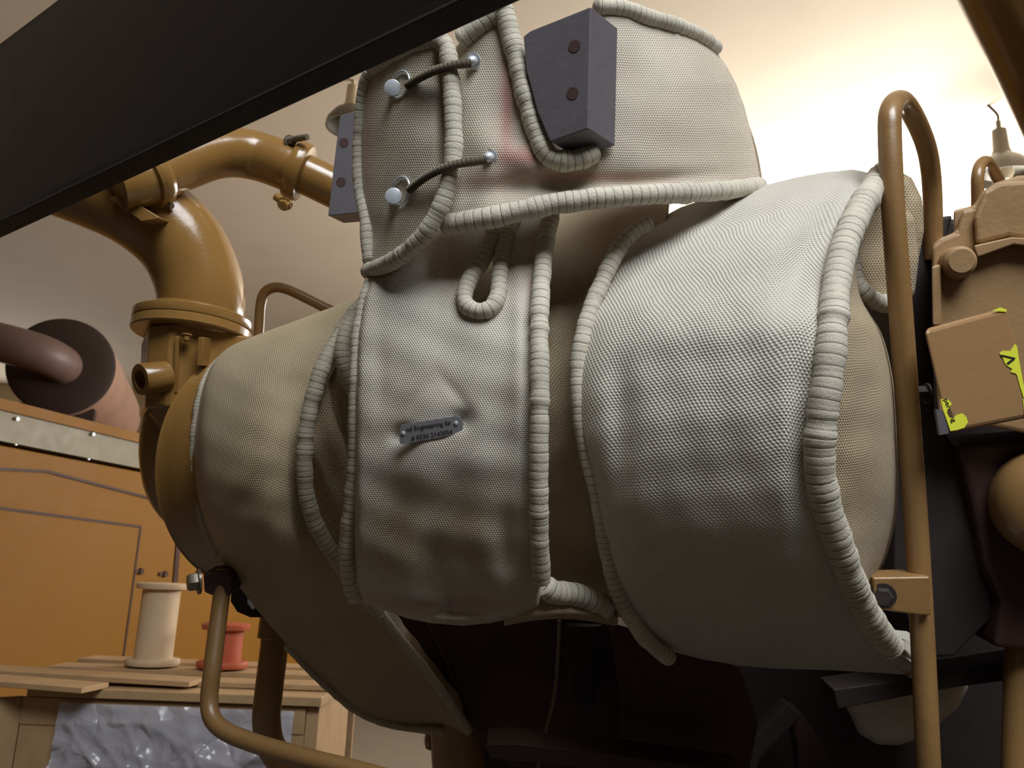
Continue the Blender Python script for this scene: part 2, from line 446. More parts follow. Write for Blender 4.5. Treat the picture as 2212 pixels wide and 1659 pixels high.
M['base_grey'] = paint('grey_base_frame', (108, 112, 124), .5, .3, bmp=0)
M['concrete'] = paint('grey_concrete', (136, 130, 120), .55, .3, (110, 108, 106), scale=3, bmp=0)
M['plaster'] = paint('warm_cream_plaster', (230, 215, 194), .8, .35, (208, 190, 168), scale=1.3, bmp=.002)
M['wall'] = paint('cream_wall', (172, 150, 120), .8, .2, (140, 120, 96), scale=1.5, bmp=0)
M['yellow_sticker'] = paint('fluorescent_yellow_sticker', (222, 226, 66), .5, .1, (190, 190, 60), bmp=0)
M['ink'] = paint('black_ink', (38, 38, 34), .5, 0, bmp=0)
M['lamp_white'] = paint('white_lamp_enamel', (214, 196, 166), .3, .1, bmp=0)
M['lamp_grey'] = paint('grey_lamp_housing', (120, 108, 92), .5, .2, bmp=0)
def emis(name, col, s):
    m, nt, b = newmat(name); b.inputs['Base Color'].default_value = (0, 0, 0, 1); b.inputs['Emission Color'].default_value = col; b.inputs['Emission Strength'].default_value = s; return m
M['sky_pane'] = emis('daylight_window_pane', (1, .96, .9, 1), 2.2)
m, nt, b = newmat('clear_plastic_sheet')
b.inputs['Base Color'].default_value = lin((206, 206, 218)); b.inputs['Roughness'].default_value = .2
b.inputs['Alpha'].default_value = .5; b.inputs['Specular IOR Level'].default_value = .8
vo_ = N(nt, 'ShaderNodeTexVoronoi', feature='DISTANCE_TO_EDGE'); vo_.inputs['Scale'].default_value = 6
tcn = N(nt, 'ShaderNodeTexCoord'); wn = N(nt, 'ShaderNodeTexNoise'); wn.inputs['Scale'].default_value = 5; link(nt, tcn.outputs['Object'], wn.inputs['Vector'])
av = N(nt, 'ShaderNodeVectorMath', operation='MULTIPLY_ADD'); link(nt, wn.outputs['Color'], av.inputs[0]); av.inputs[1].default_value = (.5, .5, .5); link(nt, tcn.outputs['Object'], av.inputs[2]); link(nt, av.outputs[0], vo_.inputs['Vector'])
bump(nt, b, ramp(nt, vo_.outputs['Distance'], 0, .35), .02, .45); M['plastic'] = m
m, nt, b = newmat('engraved_steel_plate')
b.inputs['Base Color'].default_value = lin((150, 148, 154)); b.inputs['Metallic'].default_value = .35; b.inputs['Roughness'].default_value = .3
bump(nt, b, noise(nt, 60, 3), .0006, .5); M['plate'] = m
m, nt, b = newmat('spring_coils')
uv = N(nt, 'ShaderNodeUVMap').outputs[0]; s = N(nt, 'ShaderNodeSeparateXYZ'); link(nt, uv, s.inputs[0])
b.inputs['Base Color'].default_value = lin((158, 146, 126)); b.inputs['Metallic'].default_value = .1; b.inputs['Roughness'].default_value = .34
bump(nt, b, math_(nt, 'SINE', math_(nt, 'MULTIPLY', s.outputs[1], 2 * PI)), .0008, 1.0); M['coil'] = m

# ------------------------------------------------------------------ the hall
XL, XR, Y0, Y1, H = -14.0, 3.6, -4.0, 14.0, 4.45
struct('floor', abox(XL, XR, Y0, Y1, -.1, 0), M['concrete'])
struct('ceiling', abox(XL - .2, XR + .2, Y0 - .2, Y1 + .2, H, H + .15), M['plaster'])
# right wall with a run of high windows
struct('wall_right', J(abox(XR, XR + .2, Y0, Y1, 0, 2.2), abox(XR, XR + .2, Y0, Y1, 3.9, H), abox(XR, XR + .2, Y0, 3.4, 2.2, 3.9), abox(XR, XR + .2, 9.6, Y1, 2.2, 3.9)), M['wall'], smooth=False)
struct('wall_left', abox(XL - .2, XL, Y0, Y1, 0, H), M['wall'])
struct('wall_back', J(abox(-6.9, XR, Y1, Y1 + .2, 0, H), abox(XL, -12.5, Y1, Y1 + .2, 0, H), abox(-12.5, -6.9, Y1, Y1 + .2, 3.9, H)), M['wall'], smooth=False)
struct('wall_front', J(abox(XL, -3, Y0 - .2, Y0, 0, H), abox(-3, XR, Y0 - .2, Y0, 3.8, H)), M['wall'], smooth=False)
for i, (y0, y1) in enumerate([(3.4, 5.4), (5.5, 7.5), (7.6, 9.6)]):
    wnd = struct('window_%d' % (i + 1), J(abox(XR + .06, XR + .12, y0, y0 + .06, 2.2, 3.9), abox(XR + .06, XR + .12, y1 - .06, y1, 2.2, 3.9), abox(XR + .06, XR + .12, y0, y1, 2.2, 2.26), abox(XR + .06, XR + .12, y0, y1, 3.84, 3.9), abox(XR + .06, XR + .12, (y0 + y1) / 2 - .02, (y0 + y1) / 2 + .02, 2.2, 3.9)), M['wall'], smooth=False)
    mk('pane', abox(XR + .14, XR + .16, y0, y1, 2.2, 3.9), M['sky_pane'], wnd)
d4 = struct('door_1', J(abox(-12.5, -12.4, Y1 + .02, Y1 + .1, 0, 3.9), abox(-7, -6.9, Y1 + .02, Y1 + .1, 0, 3.9), abox(-12.5, -6.9, Y1 + .02, Y1 + .1, 3.8, 3.9)), M['wall'], smooth=False)
mk('pane', abox(-12.5, -6.9, Y1 + .12, Y1 + .14, 0, 3.9), M['sky_pane'], d4)

t_ = mk('unseen_skid', J(abox(-.75, 3.2, .25, 2.4, .02, .34), abox(-.75, 3.2, .22, .27, .0, .36)), M['soot'], None, smooth=False, bevel=.01)  # out of view, added to block bounce from the floor
tag(t_, 'unseen low dark skid added under the engine to cut light bounced off the floor', 'light blocker')
# ================================================================== INSULATION JACKET
# axis of the turbocharger runs left (farther) to right (nearer)
def dc_axis(px): return 1.06 - (px - 1106) * .00017
A_L = [(470, 1415), (500, 1372), (540, 1335), (620, 1296), (700, 1268), (800, 1254), (900, 1258), (960, 1266), (1060, 1290), (1150, 1306), (1250, 1326), (1330, 1362), (1400, 1425), (1440, 1480)]
A_R = [(365, 1905), (400, 1890), (470, 1845), (540, 1815), (620, 1800), (700, 1793), (800, 1782), (900, 1768), (1000, 1762), (1090, 1776), (1160, 1796), (1250, 1830), (1330, 1872), (1400, 1930), (1460, 2010)]
def dA(px, py):
    m, h = 910.0, 545.0
    return dc_axis(px) - .235 * np.sqrt(np.clip(1 - ((py - m) / h) ** 2, .02, 1))
t_ = thing('turbine_jacket', P(1560, 1440, .95), 'big bulging off-white woven insulation jacket wrapped round the right end of the turbocharger', 'insulation blanket')
TJ = t_
A_bl = [(1740, 560, 45, 130, .022, 25), (1690, 690, 60, 60, -.006), (1500, 700, 200, 60, -.007), (1420, 520, 60, 120, .006, 40), (1560, 480, 30, 160, .005, 55), (1730, 1000, 22, 200, .008), (1600, 1150, 200, 90, -.004), (1340, 930, 30, 160, .008), (1500, 420, 120, 30, .01, -8)]
mk('padded_cover', barrel(A_L, A_R, [478, 448, 428, 415, 400, 384, 372, 366, 378], [1400, 1425, 1438, 1444, 1446, 1448, 1452, 1456, 1462],
   lambda px, py: (dc_axis(px), .235), bl=A_bl, wr=.0013, edge=.020, ep=7, th=.03, nu=90, nv=140), M['cloth_front'], t_, auto=80)
Lrope = [(1408, 482), (1372, 500), (1335, 540), (1296, 620), (1266, 700), (1250, 800), (1256, 900), (1266, 960), (1290, 1060), (1306, 1150), (1326, 1250), (1356, 1320), (1400, 1385), (1450, 1425)]
mk('piping', rope(Lrope, .0092, .0078, 1, dA, .030), M['cord'], t_, auto=80)
Rrope = [(1912, 372), (1890, 400), (1852, 465), (1822, 540), (1806, 620), (1799, 700), (1790, 800), (1776, 900), (1770, 1000), (1784, 1090), (1806, 1160), (1838, 1250), (1876, 1330), (1925, 1400)]
mk('piping', rope(Rrope, .0135, .0085, 2, dA, .012), M['cord'], t_, auto=80)
# end panel that turns away to the right
ER = [(560, 1852), (610, 1850), (650, 1866), (700, 1895), (760, 1918), (850, 1932), (950, 1938), (1050, 1940), (1130, 1934), (1200, 1915), (1260, 1890), (1330, 1885), (1390, 1950), (1440, 2010)]
rows = []
for y in range(560, 1441, 80):
    l, r = float(ipl(A_R, y)) + 10, float(ipl(ER, y)); d0 = float(dA(l, y)) + .02
    rows.append([(l, y, d0), (l + (r - l) * .35, y, d0 + .012), (l + (r - l) * .7, y, d0 + .045), (l + (r - l) * .92, y, d0 + .085), (r, y, d0 + .15)])
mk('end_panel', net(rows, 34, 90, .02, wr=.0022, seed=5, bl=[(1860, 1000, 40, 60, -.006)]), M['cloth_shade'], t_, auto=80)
# small upper flap with its own rolled edge
fl = [(1900, 405), (1935, 430), (1975, 470), (1985, 560), (1975, 640), (1935, 668), (1890, 658), (1850, 620), (1838, 560), (1850, 490)]
mk('corner_flap', sheet(fl, lambda px, py: .88 + (px - 1850) * .0004, .03, 8, 30, .02, wr=.003, seed=8), M['cloth_shade'], t_, auto=80)
mk('piping', rope([(1838, 560, .872), (1846, 600, .868), (1868, 635, .87), (1905, 655, .885), (1950, 655, .905)], .0095, .008, 6), M['cord'], t_, auto=80)
fb = [(1880, 372), (1930, 362), (1970, 385), (1992, 430), (1996, 500), (1985, 560), (1960, 600), (1940, 560), (1900, 480)]
mk('rear_flap', sheet(fb, lambda px, py: .985 + 0 * px, .05, 8, 30, .02, wr=.003, seed=9), M['cloth_shade'], t_, auto=80)

# ---- recessed middle wrap
t_ = thing('centre_jacket', P(1240, 1330, 1.0), 'shaded beige insulation wrap recessed between the strap flap and the big right jacket', 'insulation blanket')
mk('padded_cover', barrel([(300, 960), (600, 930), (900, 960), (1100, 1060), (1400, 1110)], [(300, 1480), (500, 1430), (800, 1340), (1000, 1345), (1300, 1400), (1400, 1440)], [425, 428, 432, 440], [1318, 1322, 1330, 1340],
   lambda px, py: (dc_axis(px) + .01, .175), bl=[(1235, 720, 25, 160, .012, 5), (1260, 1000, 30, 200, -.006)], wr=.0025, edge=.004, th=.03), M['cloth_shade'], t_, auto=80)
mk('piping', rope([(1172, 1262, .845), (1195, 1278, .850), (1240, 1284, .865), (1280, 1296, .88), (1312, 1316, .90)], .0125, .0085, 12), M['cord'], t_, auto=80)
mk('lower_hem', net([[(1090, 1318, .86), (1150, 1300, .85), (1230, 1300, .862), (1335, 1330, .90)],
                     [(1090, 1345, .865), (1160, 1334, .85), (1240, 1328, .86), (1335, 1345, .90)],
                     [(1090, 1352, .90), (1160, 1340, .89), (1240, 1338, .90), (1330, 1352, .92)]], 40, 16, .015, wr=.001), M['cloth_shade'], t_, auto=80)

# ---- left wrap over the compressor
t_ = thing('compressor_jacket', P(800, 1560, 1.15), 'beige insulation band sweeping down diagonally round the left end of the turbocharger', 'insulation blanket')
E = [[(600, 800, 1.26), (640, 790, 1.26), (700, 770, 1.24), (800, 720, 1.2)],
     [(530, 770, 1.19), (560, 745, 1.19), (665, 700, 1.16), (790, 655, 1.12)],
     [(476, 772, 1.09), (510, 742, 1.09), (640, 694, 1.07), (782, 642, 1.05)],
     [(446, 812, 1.055), (475, 790, 1.03), (615, 745, 1.0), (740, 712, .995)],
     [(427, 890, 1.03), (455, 885, .99), (575, 860, .957), (672, 850, .962)],
     [(420, 1000, 1.01), (450, 1000, .965), (560, 985, .932), (652, 970, .945)],
     [(434, 1100, 1.01), (456, 1100, .965), (562, 1105, .935), (662, 1095, .947)],
     [(474, 1200, 1.02), (496, 1195, .98), (604, 1205, .952), (716, 1205, .962)],
     [(534, 1290, 1.05), (558, 1285, 1.02), (668, 1296, 1.0), (786, 1300, 1.0)],
     [(618, 1390, 1.08), (642, 1384, 1.06), (744, 1388, 1.05), (858, 1384, 1.04)],
     [(708, 1478, 1.12), (728, 1470, 1.1), (816, 1470, 1.09), (925, 1463, 1.09)],
     [(790, 1545, 1.15), (810, 1536, 1.14), (888, 1532, 1.14), (985, 1545, 1.14)],
     [(900, 1580, 1.19), (920, 1572, 1.19), (970, 1570, 1.19), (1020, 1600, 1.19)]]
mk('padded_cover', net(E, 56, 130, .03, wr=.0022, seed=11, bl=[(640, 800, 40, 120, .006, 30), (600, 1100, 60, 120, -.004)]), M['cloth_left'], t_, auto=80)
mk('piping', rope([(790, 650, 1.0), (757, 690, .975), (722, 745, .95), (693, 805, .935), (671, 880, .93), (659, 960, .928), (661, 1060, .93), (683, 1135, .938), (722, 1200, .95), (770, 1262, .965), (820, 1325, .99)], .0092, .0066, 13), M['cord_left'], t_, auto=80)
mk('piping', rope([(476, 778, 1.09), (446, 818, 1.06), (427, 890, 1.035), (419, 1000, 1.02), (431, 1090, 1.02), (450, 1150, 1.025), (474, 1200, 1.03)], .0058, .0050, 14, squash=.1), M['cord_left'], t_, auto=80)
mk('piping', rope([(820, 1325, 1.0), (880, 1400, 1.04), (945, 1480, 1.09), (1015, 1580, 1.15)], .0062, .006, 15, squash=.08), M['cord_left'], t_, auto=80)
mk('piping', rope([(618, 1392, 1.085), (700, 1476, 1.12), (780, 1540, 1.15), (860, 1568, 1.17), (960, 1580, 1.185)], .0058, .006, 16, squash=.08), M['cord_left'], t_, auto=80)
t_ = thing('inner_jacket', P(730, 1250, 1.02), 'shaded insulation layer seen in the gap between the left band and the strap flap', 'insulation blanket')
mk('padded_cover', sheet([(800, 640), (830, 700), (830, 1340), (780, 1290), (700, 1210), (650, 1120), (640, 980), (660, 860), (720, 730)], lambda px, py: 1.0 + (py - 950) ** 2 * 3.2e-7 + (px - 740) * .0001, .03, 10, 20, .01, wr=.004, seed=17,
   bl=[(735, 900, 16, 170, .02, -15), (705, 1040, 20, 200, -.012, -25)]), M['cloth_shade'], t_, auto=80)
mk('piping', rope([(782, 672, .955), (756, 702, .94), (742, 735, .932), (740, 770, .93), (750, 810, .932), (768, 850, .94)], .0085, .0066, 18), M['cord_left'], t_, auto=80)

# ---- centre strap flap
def dD(px, py):
    y = (py - 950) / 480.0
    return .815 - (px - 960) * .00010 + .10 * np.where(y < 0, y ** 2, 0) + .085 * np.where(y > 0, y ** 2, 0) ** 1.3
t_ = thing('strap_flap', P(970, 1350, .88), 'pale woven insulation flap in the centre with a riveted metal nameplate and keyhole slit', 'insulation blanket')
SF = t_
D_o = [(800, 600), (850, 575), (905, 540), (955, 490), (1000, 440), (1088, 440), (1080, 490), (1064, 530), (1038, 580), (1021, 618), (1020, 645), (1034, 660), (1052, 655), (1061, 630), (1064, 590), (1078, 540), (1098, 490), (1110, 440), (1195, 440),
       (1182, 520), (1170, 600), (1166, 700), (1168, 850), (1166, 1000), (1168, 1150), (1172, 1250), (1165, 1310), (1120, 1332), (1060, 1346), (1000, 1352), (930, 1346), (880, 1336), (830, 1318), (786, 1304), (770, 1260), (764, 1150), (766, 1000), (767, 850), (772, 720), (785, 640)]
D_bl = [(866, 940, 26, 24, .009), (1000, 908, 24, 24, .009), (930, 930, 60, 18, .002, -12), (900, 1010, 80, 50, -.004), (1010, 1000, 70, 60, -.004), (905, 850, 14, 60, .002, 40), (985, 850, 12, 60, .002, -40),
        (930, 1230, 30, 110, .0025), (1010, 1240, 28, 90, .003), (1065, 1225, 34, 80, -.004), (850, 1230, 50, 80, -.003), (975, 1300, 18, 40, .006), (1095, 1190, 18, 60, .005), (960, 1090, 110, 60, .004), (860, 1320, 50, 12, .01), (980, 1322, 60, 9, .006), (1000, 1340, 50, 8, -.006),
        (880, 640, 60, 60, -.006), (820, 800, 20, 120, .003), (1120, 700, 18, 170, -.004), (1140, 900, 14, 300, .004), (950, 560, 30, 60, .008, 40)]
mk('padded_cover', sheet(D_o, dD, .024, 7.5, 16, .012, bl=D_bl, wr=.0024, seed=21, wsc=120, rot=0), M['cloth_strap'], t_, auto=80)
mk('piping', rope([(1193, 452), (1180, 520), (1170, 600), (1165, 700), (1166, 850), (1164, 1000), (1165, 1150), (1170, 1262)], .0094, .0080, 22, dD, -.003), M['cord'], t_, auto=80)
mk('piping', rope([(806, 602), (790, 650), (776, 720), (770, 850), (768, 1000), (760, 1080), (751, 1150), (749, 1210), (758, 1270), (772, 1300)], .0082, .0072, 23, dD, .016), M['cord'], t_, auto=80)
mk('piping', rope([(1080, 452), (1066, 510), (1042, 562), (1014, 605), (1003, 640), (1012, 664), (1038, 673), (1064, 662), (1077, 630), (1080, 585), (1088, 535), (1104, 490), (1116, 455)], .0086, .0066, 24, dD, -.004), M['cord'], t_, auto=80)
# nameplate
def nameplate():
    c = [(866, 918), (986, 898), (995, 900), (1001, 918), (998, 932), (989, 938), (872, 960), (864, 958), (862, 940)]
    pl = mk('nameplate', pprism(c, .8145, .0035), M['plate'], SF, smooth=False, bevel=.0003, label='curved steel nameplate with two rivets')
    for q in ((871, 936), (985, 914)):
        mk('rivet', lathe(P(q[0], q[1], .8142), -fwd, [(0, .0022), (.0006, .0019), (.001, .0009)], 16), M['zinc'], pl)
    for txt, q, sz in (('nd Engineering Se', (878, 932), .0062), ('# 0336 2142034', (889, 951), .0062)):
        cu = bpy.data.curves.new('lettering', 'FONT'); cu.body = txt; cu.size = sz; cu.extrude = .0001; cu.resolution_u = 3
        ob = bpy.data.objects.new('lettering_source', cu); COL.objects.link(ob)
        bpy.context.view_layer.update()
        me = bpy.data.meshes.new_from_object(ob.evaluated_get(bpy.context.evaluated_depsgraph_get())); me.name = 'lettering'
        bpy.data.objects.remove(ob)
        e = bpy.data.objects.new('lettering', me); COL.objects.link(e); me.materials.clear(); me.materials.append(M['ink'])
        x = RT * math.cos(.165) + UP * math.sin(.165); y = -RT * math.sin(.165) + UP * math.cos(.165)
        o_ = P(q[0], q[1], .8140) - ORG[SF.name]
        mw = Matrix(((x[0], y[0], -fwd[0], o_[0]), (x[1], y[1], -fwd[1], o_[1]), (x[2], y[2], -fwd[2], o_[2]), (0, 0, 0, 1)))
        me.transform(mw); e.parent = pl
nameplate()

# ---- upper collar round the exhaust outlet
def dG(px, py):
    xs = np.interp(py, [0, 100, 180, 280, 400, 500], [1500, 1548, 1592, 1622, 1650, 1665])
    hw = np.where(px > 1190, xs - 1190, 430); u = np.clip(np.abs(px - 1190) / hw, 0, 1)
    return 1.03 - .195 * np.sqrt(np.clip(1 - u ** 2.6, .01, 1)) + (300 - py) * .00004
def dG2(px, py): return dG(px, py)
t_ = thing('collar_jacket', P(1250, 480, .95), 'upper insulation collar wrapped round the exhaust outlet and notched for a bolted bracket', 'insulation blanket')
CJ = t_
G2 = [(955, 492), (965, 440), (975, 400), (985, 300), (985, 200), (978, 130), (985, 98), (1020, 62), (1080, 16), (1096, 60), (1112, 110), (1128, 170), (1146, 250), (1166, 310), (1190, 342), (1230, 348), (1285, 330), (1292, 300), (1290, 100), (1290, 30), (1300, 12), (1345, 18), (1400, 36), (1450, 52), (1500, 72), (1540, 100), (1568, 140), (1590, 180), (1608, 230), (1622, 285), (1636, 350), (1646, 404), (1560, 414), (1450, 420), (1300, 430), (1170, 452), (1040, 478)]
G_bl = [(1160, 400, 140, 26, .010, -6), (1120, 340, 60, 30, -.006, 20), (1040, 300, 40, 120, -.006), (1400, 390, 200, 16, .006, -5), (1450, 250, 120, 100, -.005), (1210, 385, 40, 20, .006)]
mk('padded_cover', sheet(G2, dG2, .03, 8, 16, .010, bl=G_bl, wr=.0022, seed=31, wsc=150), M['cloth_collar'], t_, auto=80)
mk('piping', rope([(952, 488), (1000, 480), (1060, 470), (1130, 455), (1200, 440), (1300, 428), (1400, 420), (1500, 416), (1580, 410), (1640, 402)], .0105, .0082, 32, dG2, -.002), M['cord'], t_, auto=80)
mk('piping', rope([(990, 90), (1030, 58), (1078, 22), (1092, 40), (1106, 90), (1122, 150), (1138, 215), (1156, 275), (1176, 325), (1205, 346), (1250, 344), (1292, 326)], .0108, .0072, 33, dG2, -.004), M['cord'], t_, auto=80)
mk('piping', rope([(1282, 14), (1340, 18), (1400, 38), (1460, 56), (1510, 78), (1546, 104)], .009, .007, 34, dG2, 0), M['cord'], t_, auto=80)
mk('rear_wrap', barrel([(0, 1250), (500, 1250)], [(0, 1520), (100, 1545), (280, 1622), (400, 1648), (500, 1650)], [24, 110], [400, 405], lambda px, py: (1.2, .0), 60, -60, 20, 20, .1, edge=.0), M['cloth_shade'], t_, auto=80)
# overlapping left flap
G1 = [(800, 150), (850, 120), (900, 100), (940, 84), (965, 92), (972, 130), (978, 200), (982, 280), (982, 340), (976, 380), (960, 430), (930, 490), (890, 535), (840, 570), (790, 594), (783, 580), (788, 530), (790, 480), (776, 420), (772, 350), (775, 280), (782, 200)]
def dG1(px, py): return dG(px, py) - .022
mk('overlap_flap', sheet(G1, dG1, .022, 7.5, 14, .008, bl=[(905, 300, 60, 150, -.004), (955, 250, 12, 160, .006), (800, 500, 30, 40, .008)], wr=.0022, seed=36), M['cloth_collar'], t_, auto=80)
mk('piping', rope([(948, 84), (966, 110), (974, 170), (978, 240), (980, 310), (976, 365), (962, 420), (936, 478), (896, 528), (845, 566), (792, 588)], .0092, .0072, 37, dG1, -.004), M['cord'], t_, auto=80)
mk('piping', rope([(800, 570), (796, 520), (792, 470), (782, 420), (777, 350), (779, 280), (787, 200), (802, 150)], .0086, .0075, 38, dG1, .004), M['cord'], t_, auto=80)
mk('piping', rope([(802, 150), (850, 118), (900, 98), (950, 84)], .0088, .0066, 39, dG1, 0), M['cord'], t_, auto=80)
# spring lacings: washer pin, wire loop, spring, domed anchor
def lacing(pin, loop, path, anchor):
    dp = float(dG1(*pin)) - .004
    n = ray(*pin) * -1 + UP * .25 - RT * .15
    pn = mk('lacing_pin', J(lathe(P(pin[0], pin[1], dp), n, [(0, .003), (.006, .003)], 16), lathe(P(pin[0], pin[1], dp - .006), n, [(0, .0086), (.0016, .0086), (.002, .0078)], 32)), M['zinc'], CJ)
    cx, cy, rx, ry, ang = loop
    q = np.array([(cx + rx * math.cos(a) * math.cos(ang) - ry * math.sin(a) * math.sin(ang), cy + rx * math.cos(a) * math.sin(ang) + ry * math.sin(a) * math.cos(ang)) for a in np.linspace(0, 2 * PI, 30)])
    mk('wire_loop', sweep(P(q[:, 0], q[:, 1], dG1(q[:, 0], q[:, 1]) - .005), .0011, 8), M['zinc'], CJ)
    a = crom(np.array(path, float), 60); dd = np.minimum(dG1(a[:, 0], a[:, 1]) - .006, dG1(a[:, 0], a[:, 1]) + 0)
    lift = .010 * np.sin(np.linspace(0, PI, 60)); W = P(a[:, 0], a[:, 1], dd - lift)
    p, t = resample(W, .0004)
    mk('lacing_spring', sweep(p, 0.0042 + .0003 * np.sin(t / .0011 * 2 * PI), 14, True, t / .0011), M['coil'], CJ)
    dz = float(dG(*anchor)) - .004
    na = -ray(*anchor) - RT * .5
    mk('anchor_button', J(lathe(P(anchor[0], anchor[1], dz), na, [(0, .0085), (.0012, .0085)], 28), lathe(P(anchor[0], anchor[1], dz - .001), na, [(0, .0052), (.004, .005), (.007, .0032), (.0085, .001)], 24)), M['zinc'], CJ)
lacing((848, 190), (864, 182, 19, 30, .3), [(880, 184), (910, 166), (945, 150), (985, 140), (1016, 137)], (1022, 132))
lacing((850, 424), (864, 412, 19, 31, .3), [(884, 410), (915, 385), (955, 364), (1000, 352), (1050, 346)], (1058, 340))

# ================================================================== TURBOCHARGER METAL
AX = np.array([math.cos(math.radians(32)), -math.sin(math.radians(32)), 0])
t_ = thing('turbocharger', P(1100, 1200, 1.08), 'turbocharger body with yellow compressor housing at its left end, mostly hidden under the jackets', 'turbocharger')
TC = t_
cc = P(560, 1010, 1.17)
mk('compressor_housing', lathe(cc, AX, [(-.06, .10), (-.035, .13), (-.012, .150), (-.004, .163), (0, .1655), (.004, .163), (.02, .162), (.06, .150), (.07, .12)], 96), M['paint'], TC)
mk('core_housing', lathe(P(1150, 960, 1.13), AX, [(-.20, .10), (-.1, .13), (0, .14), (.12, .13), (.22, .12)], 48), M['rust'], TC)
mk('exhaust_outlet', lathe(P(1200, 560, 1.12), (0, 0, 1), [(-.05, .10), (.0, .12), (.16, .125)], 48), M['rust'], TC)
# valve body with flange above the compressor
t_ = thing('inlet_valve_body', P(400, 880, 1.12), 'glossy yellow cast valve body with threaded side port standing above the compressor', 'valve body')
VB = t_
up = np.array([.02, 0, 1.0])
def secbox(o, hw, hd, top, bot, ang, taper=.9):
    c, s = math.cos(ang), math.sin(ang); ex = np.array([c, -s, 0]); ey = np.array([s, c, 0])
    out = []
    k = .35
    for z, f in ((top, 1.0), (bot, taper)):
        for a, b_ in ((-1, -1 + k), (-1 + k, -1), (1 - k, -1), (1, -1 + k), (1, 1), (-1, 1)):
            out.append(o + ex * a * hw * f + ey * b_ * hd * f + np.array([0, 0, z]))
    n = 6
    return np.array(out), [tuple(range(n)), tuple(range(2 * n - 1, n - 1, -1))] + [(i, (i + 1) % n, (i + 1) % n + n, i + n) for i in range(n)], None
vo = P(425, 822, 1.17)
mk('body', secbox(vo, .080, .075, .055, -.055, math.radians(62), .86), M['paint'], VB, bevel=.004)
mk('neck', lathe(P(418, 862, 1.17), (0, 0, -1), [(-.03, .076), (0, .070), (.03, .055), (.05, .040)], 40), M['paint'], VB)
mk('rib', pprism([(378, 726), (386, 726), (382, 850), (372, 850)], 1.085, .03), M['paint'], VB, bevel=.001)
mk('rib', pprism([(428, 728), (440, 728), (434, 790), (424, 790)], 1.082, .03), M['paint'], VB, bevel=.001)
po = P(302, 820, 1.06); pa = -RT * .60 - fwd * .80 - UP * .12; pa /= np.linalg.norm(pa)
mk('port_boss', J(lathe(po - pa * .036, pa, [(0, .0205), (.034, .021), (.036, .020), (.0362, .0128), (.02, .0120), (.0199, .0001)], 40)), M['paint'], VB)
fo = P(414, 728, 1.155)
mk('flange', J(lathe(fo, up, [(0, .078), (.002, .080), (.0125, .080), (.0135, .079)], 72)), M['paint'], VB)
mk('bolt', hexbolt(P(404, 722, 1.085), (0, 0, -1), .005, .009), M['paint'], VB)
mk('scroll_pipe', ptube([(400, 830, 1.17), (372, 900, 1.17), (362, 980, 1.18), (380, 1060, 1.2), (440, 1130, 1.24)], .038), M['paint'], VB)
# air elbow
t_ = thing('air_elbow', P(430, 690, 1.15), 'large glossy yellow elbow pipe rising from the valve flange to upper left', 'pipe')
q = crom(np.array([(428, 712, 1.155), (436, 650, 1.155), (420, 580, 1.155), (380, 512, 1.15), (300, 448, 1.14), (190, 398, 1.14), (60, 352, 1.13), (-160, 280, 1.12)], float), 80)
mk('pipe', sweep(P(q[:, 0], q[:, 1], q[:, 2]), .0585, 48), M['paint'], t_)
mk('flange', lathe(fo + up * .0145, up, [(0, .079), (.0015, .080), (.012, .080), (.0135, .078), (.020, .066)], 72), M['paint'], t_)
mk('bracket_plate', pprism([(235, 428), (262, 418), (345, 470), (338, 474), (305, 478)], 1.065, .03), M['paint'], t_, bevel=.001)
# crossover pipe
t_ = thing('crossover_pipe', P(560, 400, 1.2), 'arched yellow pipe with two clamps passing from behind the black beam to the grey bracket', 'pipe')
q = crom(np.array([(250, 398, 1.06), (320, 384, 1.085), (400, 352, 1.13), (475, 330, 1.17), (550, 336, 1.2), (640, 368, 1.2), (740, 415, 1.21), (860, 468, 1.22)], float), 80)
Wq = P(q[:, 0], q[:, 1], q[:, 2]); rr = np.where(np.arange(80) < 57, .035, .029)
mk('pipe', sweep(Wq, rr, 36), M['paint'], t_)
def clampring(i, r, name='clamp_band'):
    ax = Wq[i + 1] - Wq[i - 1]; ax /= np.linalg.norm(ax)
    return mk(name, lathe(Wq[i] - ax * .011, ax, [(0, r * .9), (.001, r), (.006, r * 1.05), (.011, r * 1.07), (.016, r * 1.05), (.021, r), (.022, r * .9)], 48), M['paint'], t_)
c1 = clampring(57, .041)
mk('bolt', J(tube([P(612, 308, 1.19), P(640, 300, 1.17), P(664, 296, 1.16)], .0045, 12, 8), hexbolt(P(625, 306, 1.18), P(664, 296, 1.16) - P(612, 308, 1.19), .007, .01)), M['spring'], c1)
mk('bolt', J(tube([P(596, 424, 1.16), P(626, 446, 1.155)], .006, 12, 8, False), hexbolt(P(614, 440, 1.155), (0, -.8, -.6), .007, .01)), M['paint'], c1)
c2 = clampring(12, .040)
mk('bolt', J(tube([P(318, 416, 1.10), P(345, 430, 1.095), P(372, 446, 1.09)], .004, 12, 8), hexbolt(P(345, 430, 1.095), RT - UP * .5, .008, .012), lathe(P(312, 412, 1.10), RT - UP * .5, [(0, .010), (.012, .010)], 6)), M['spring'], c2)

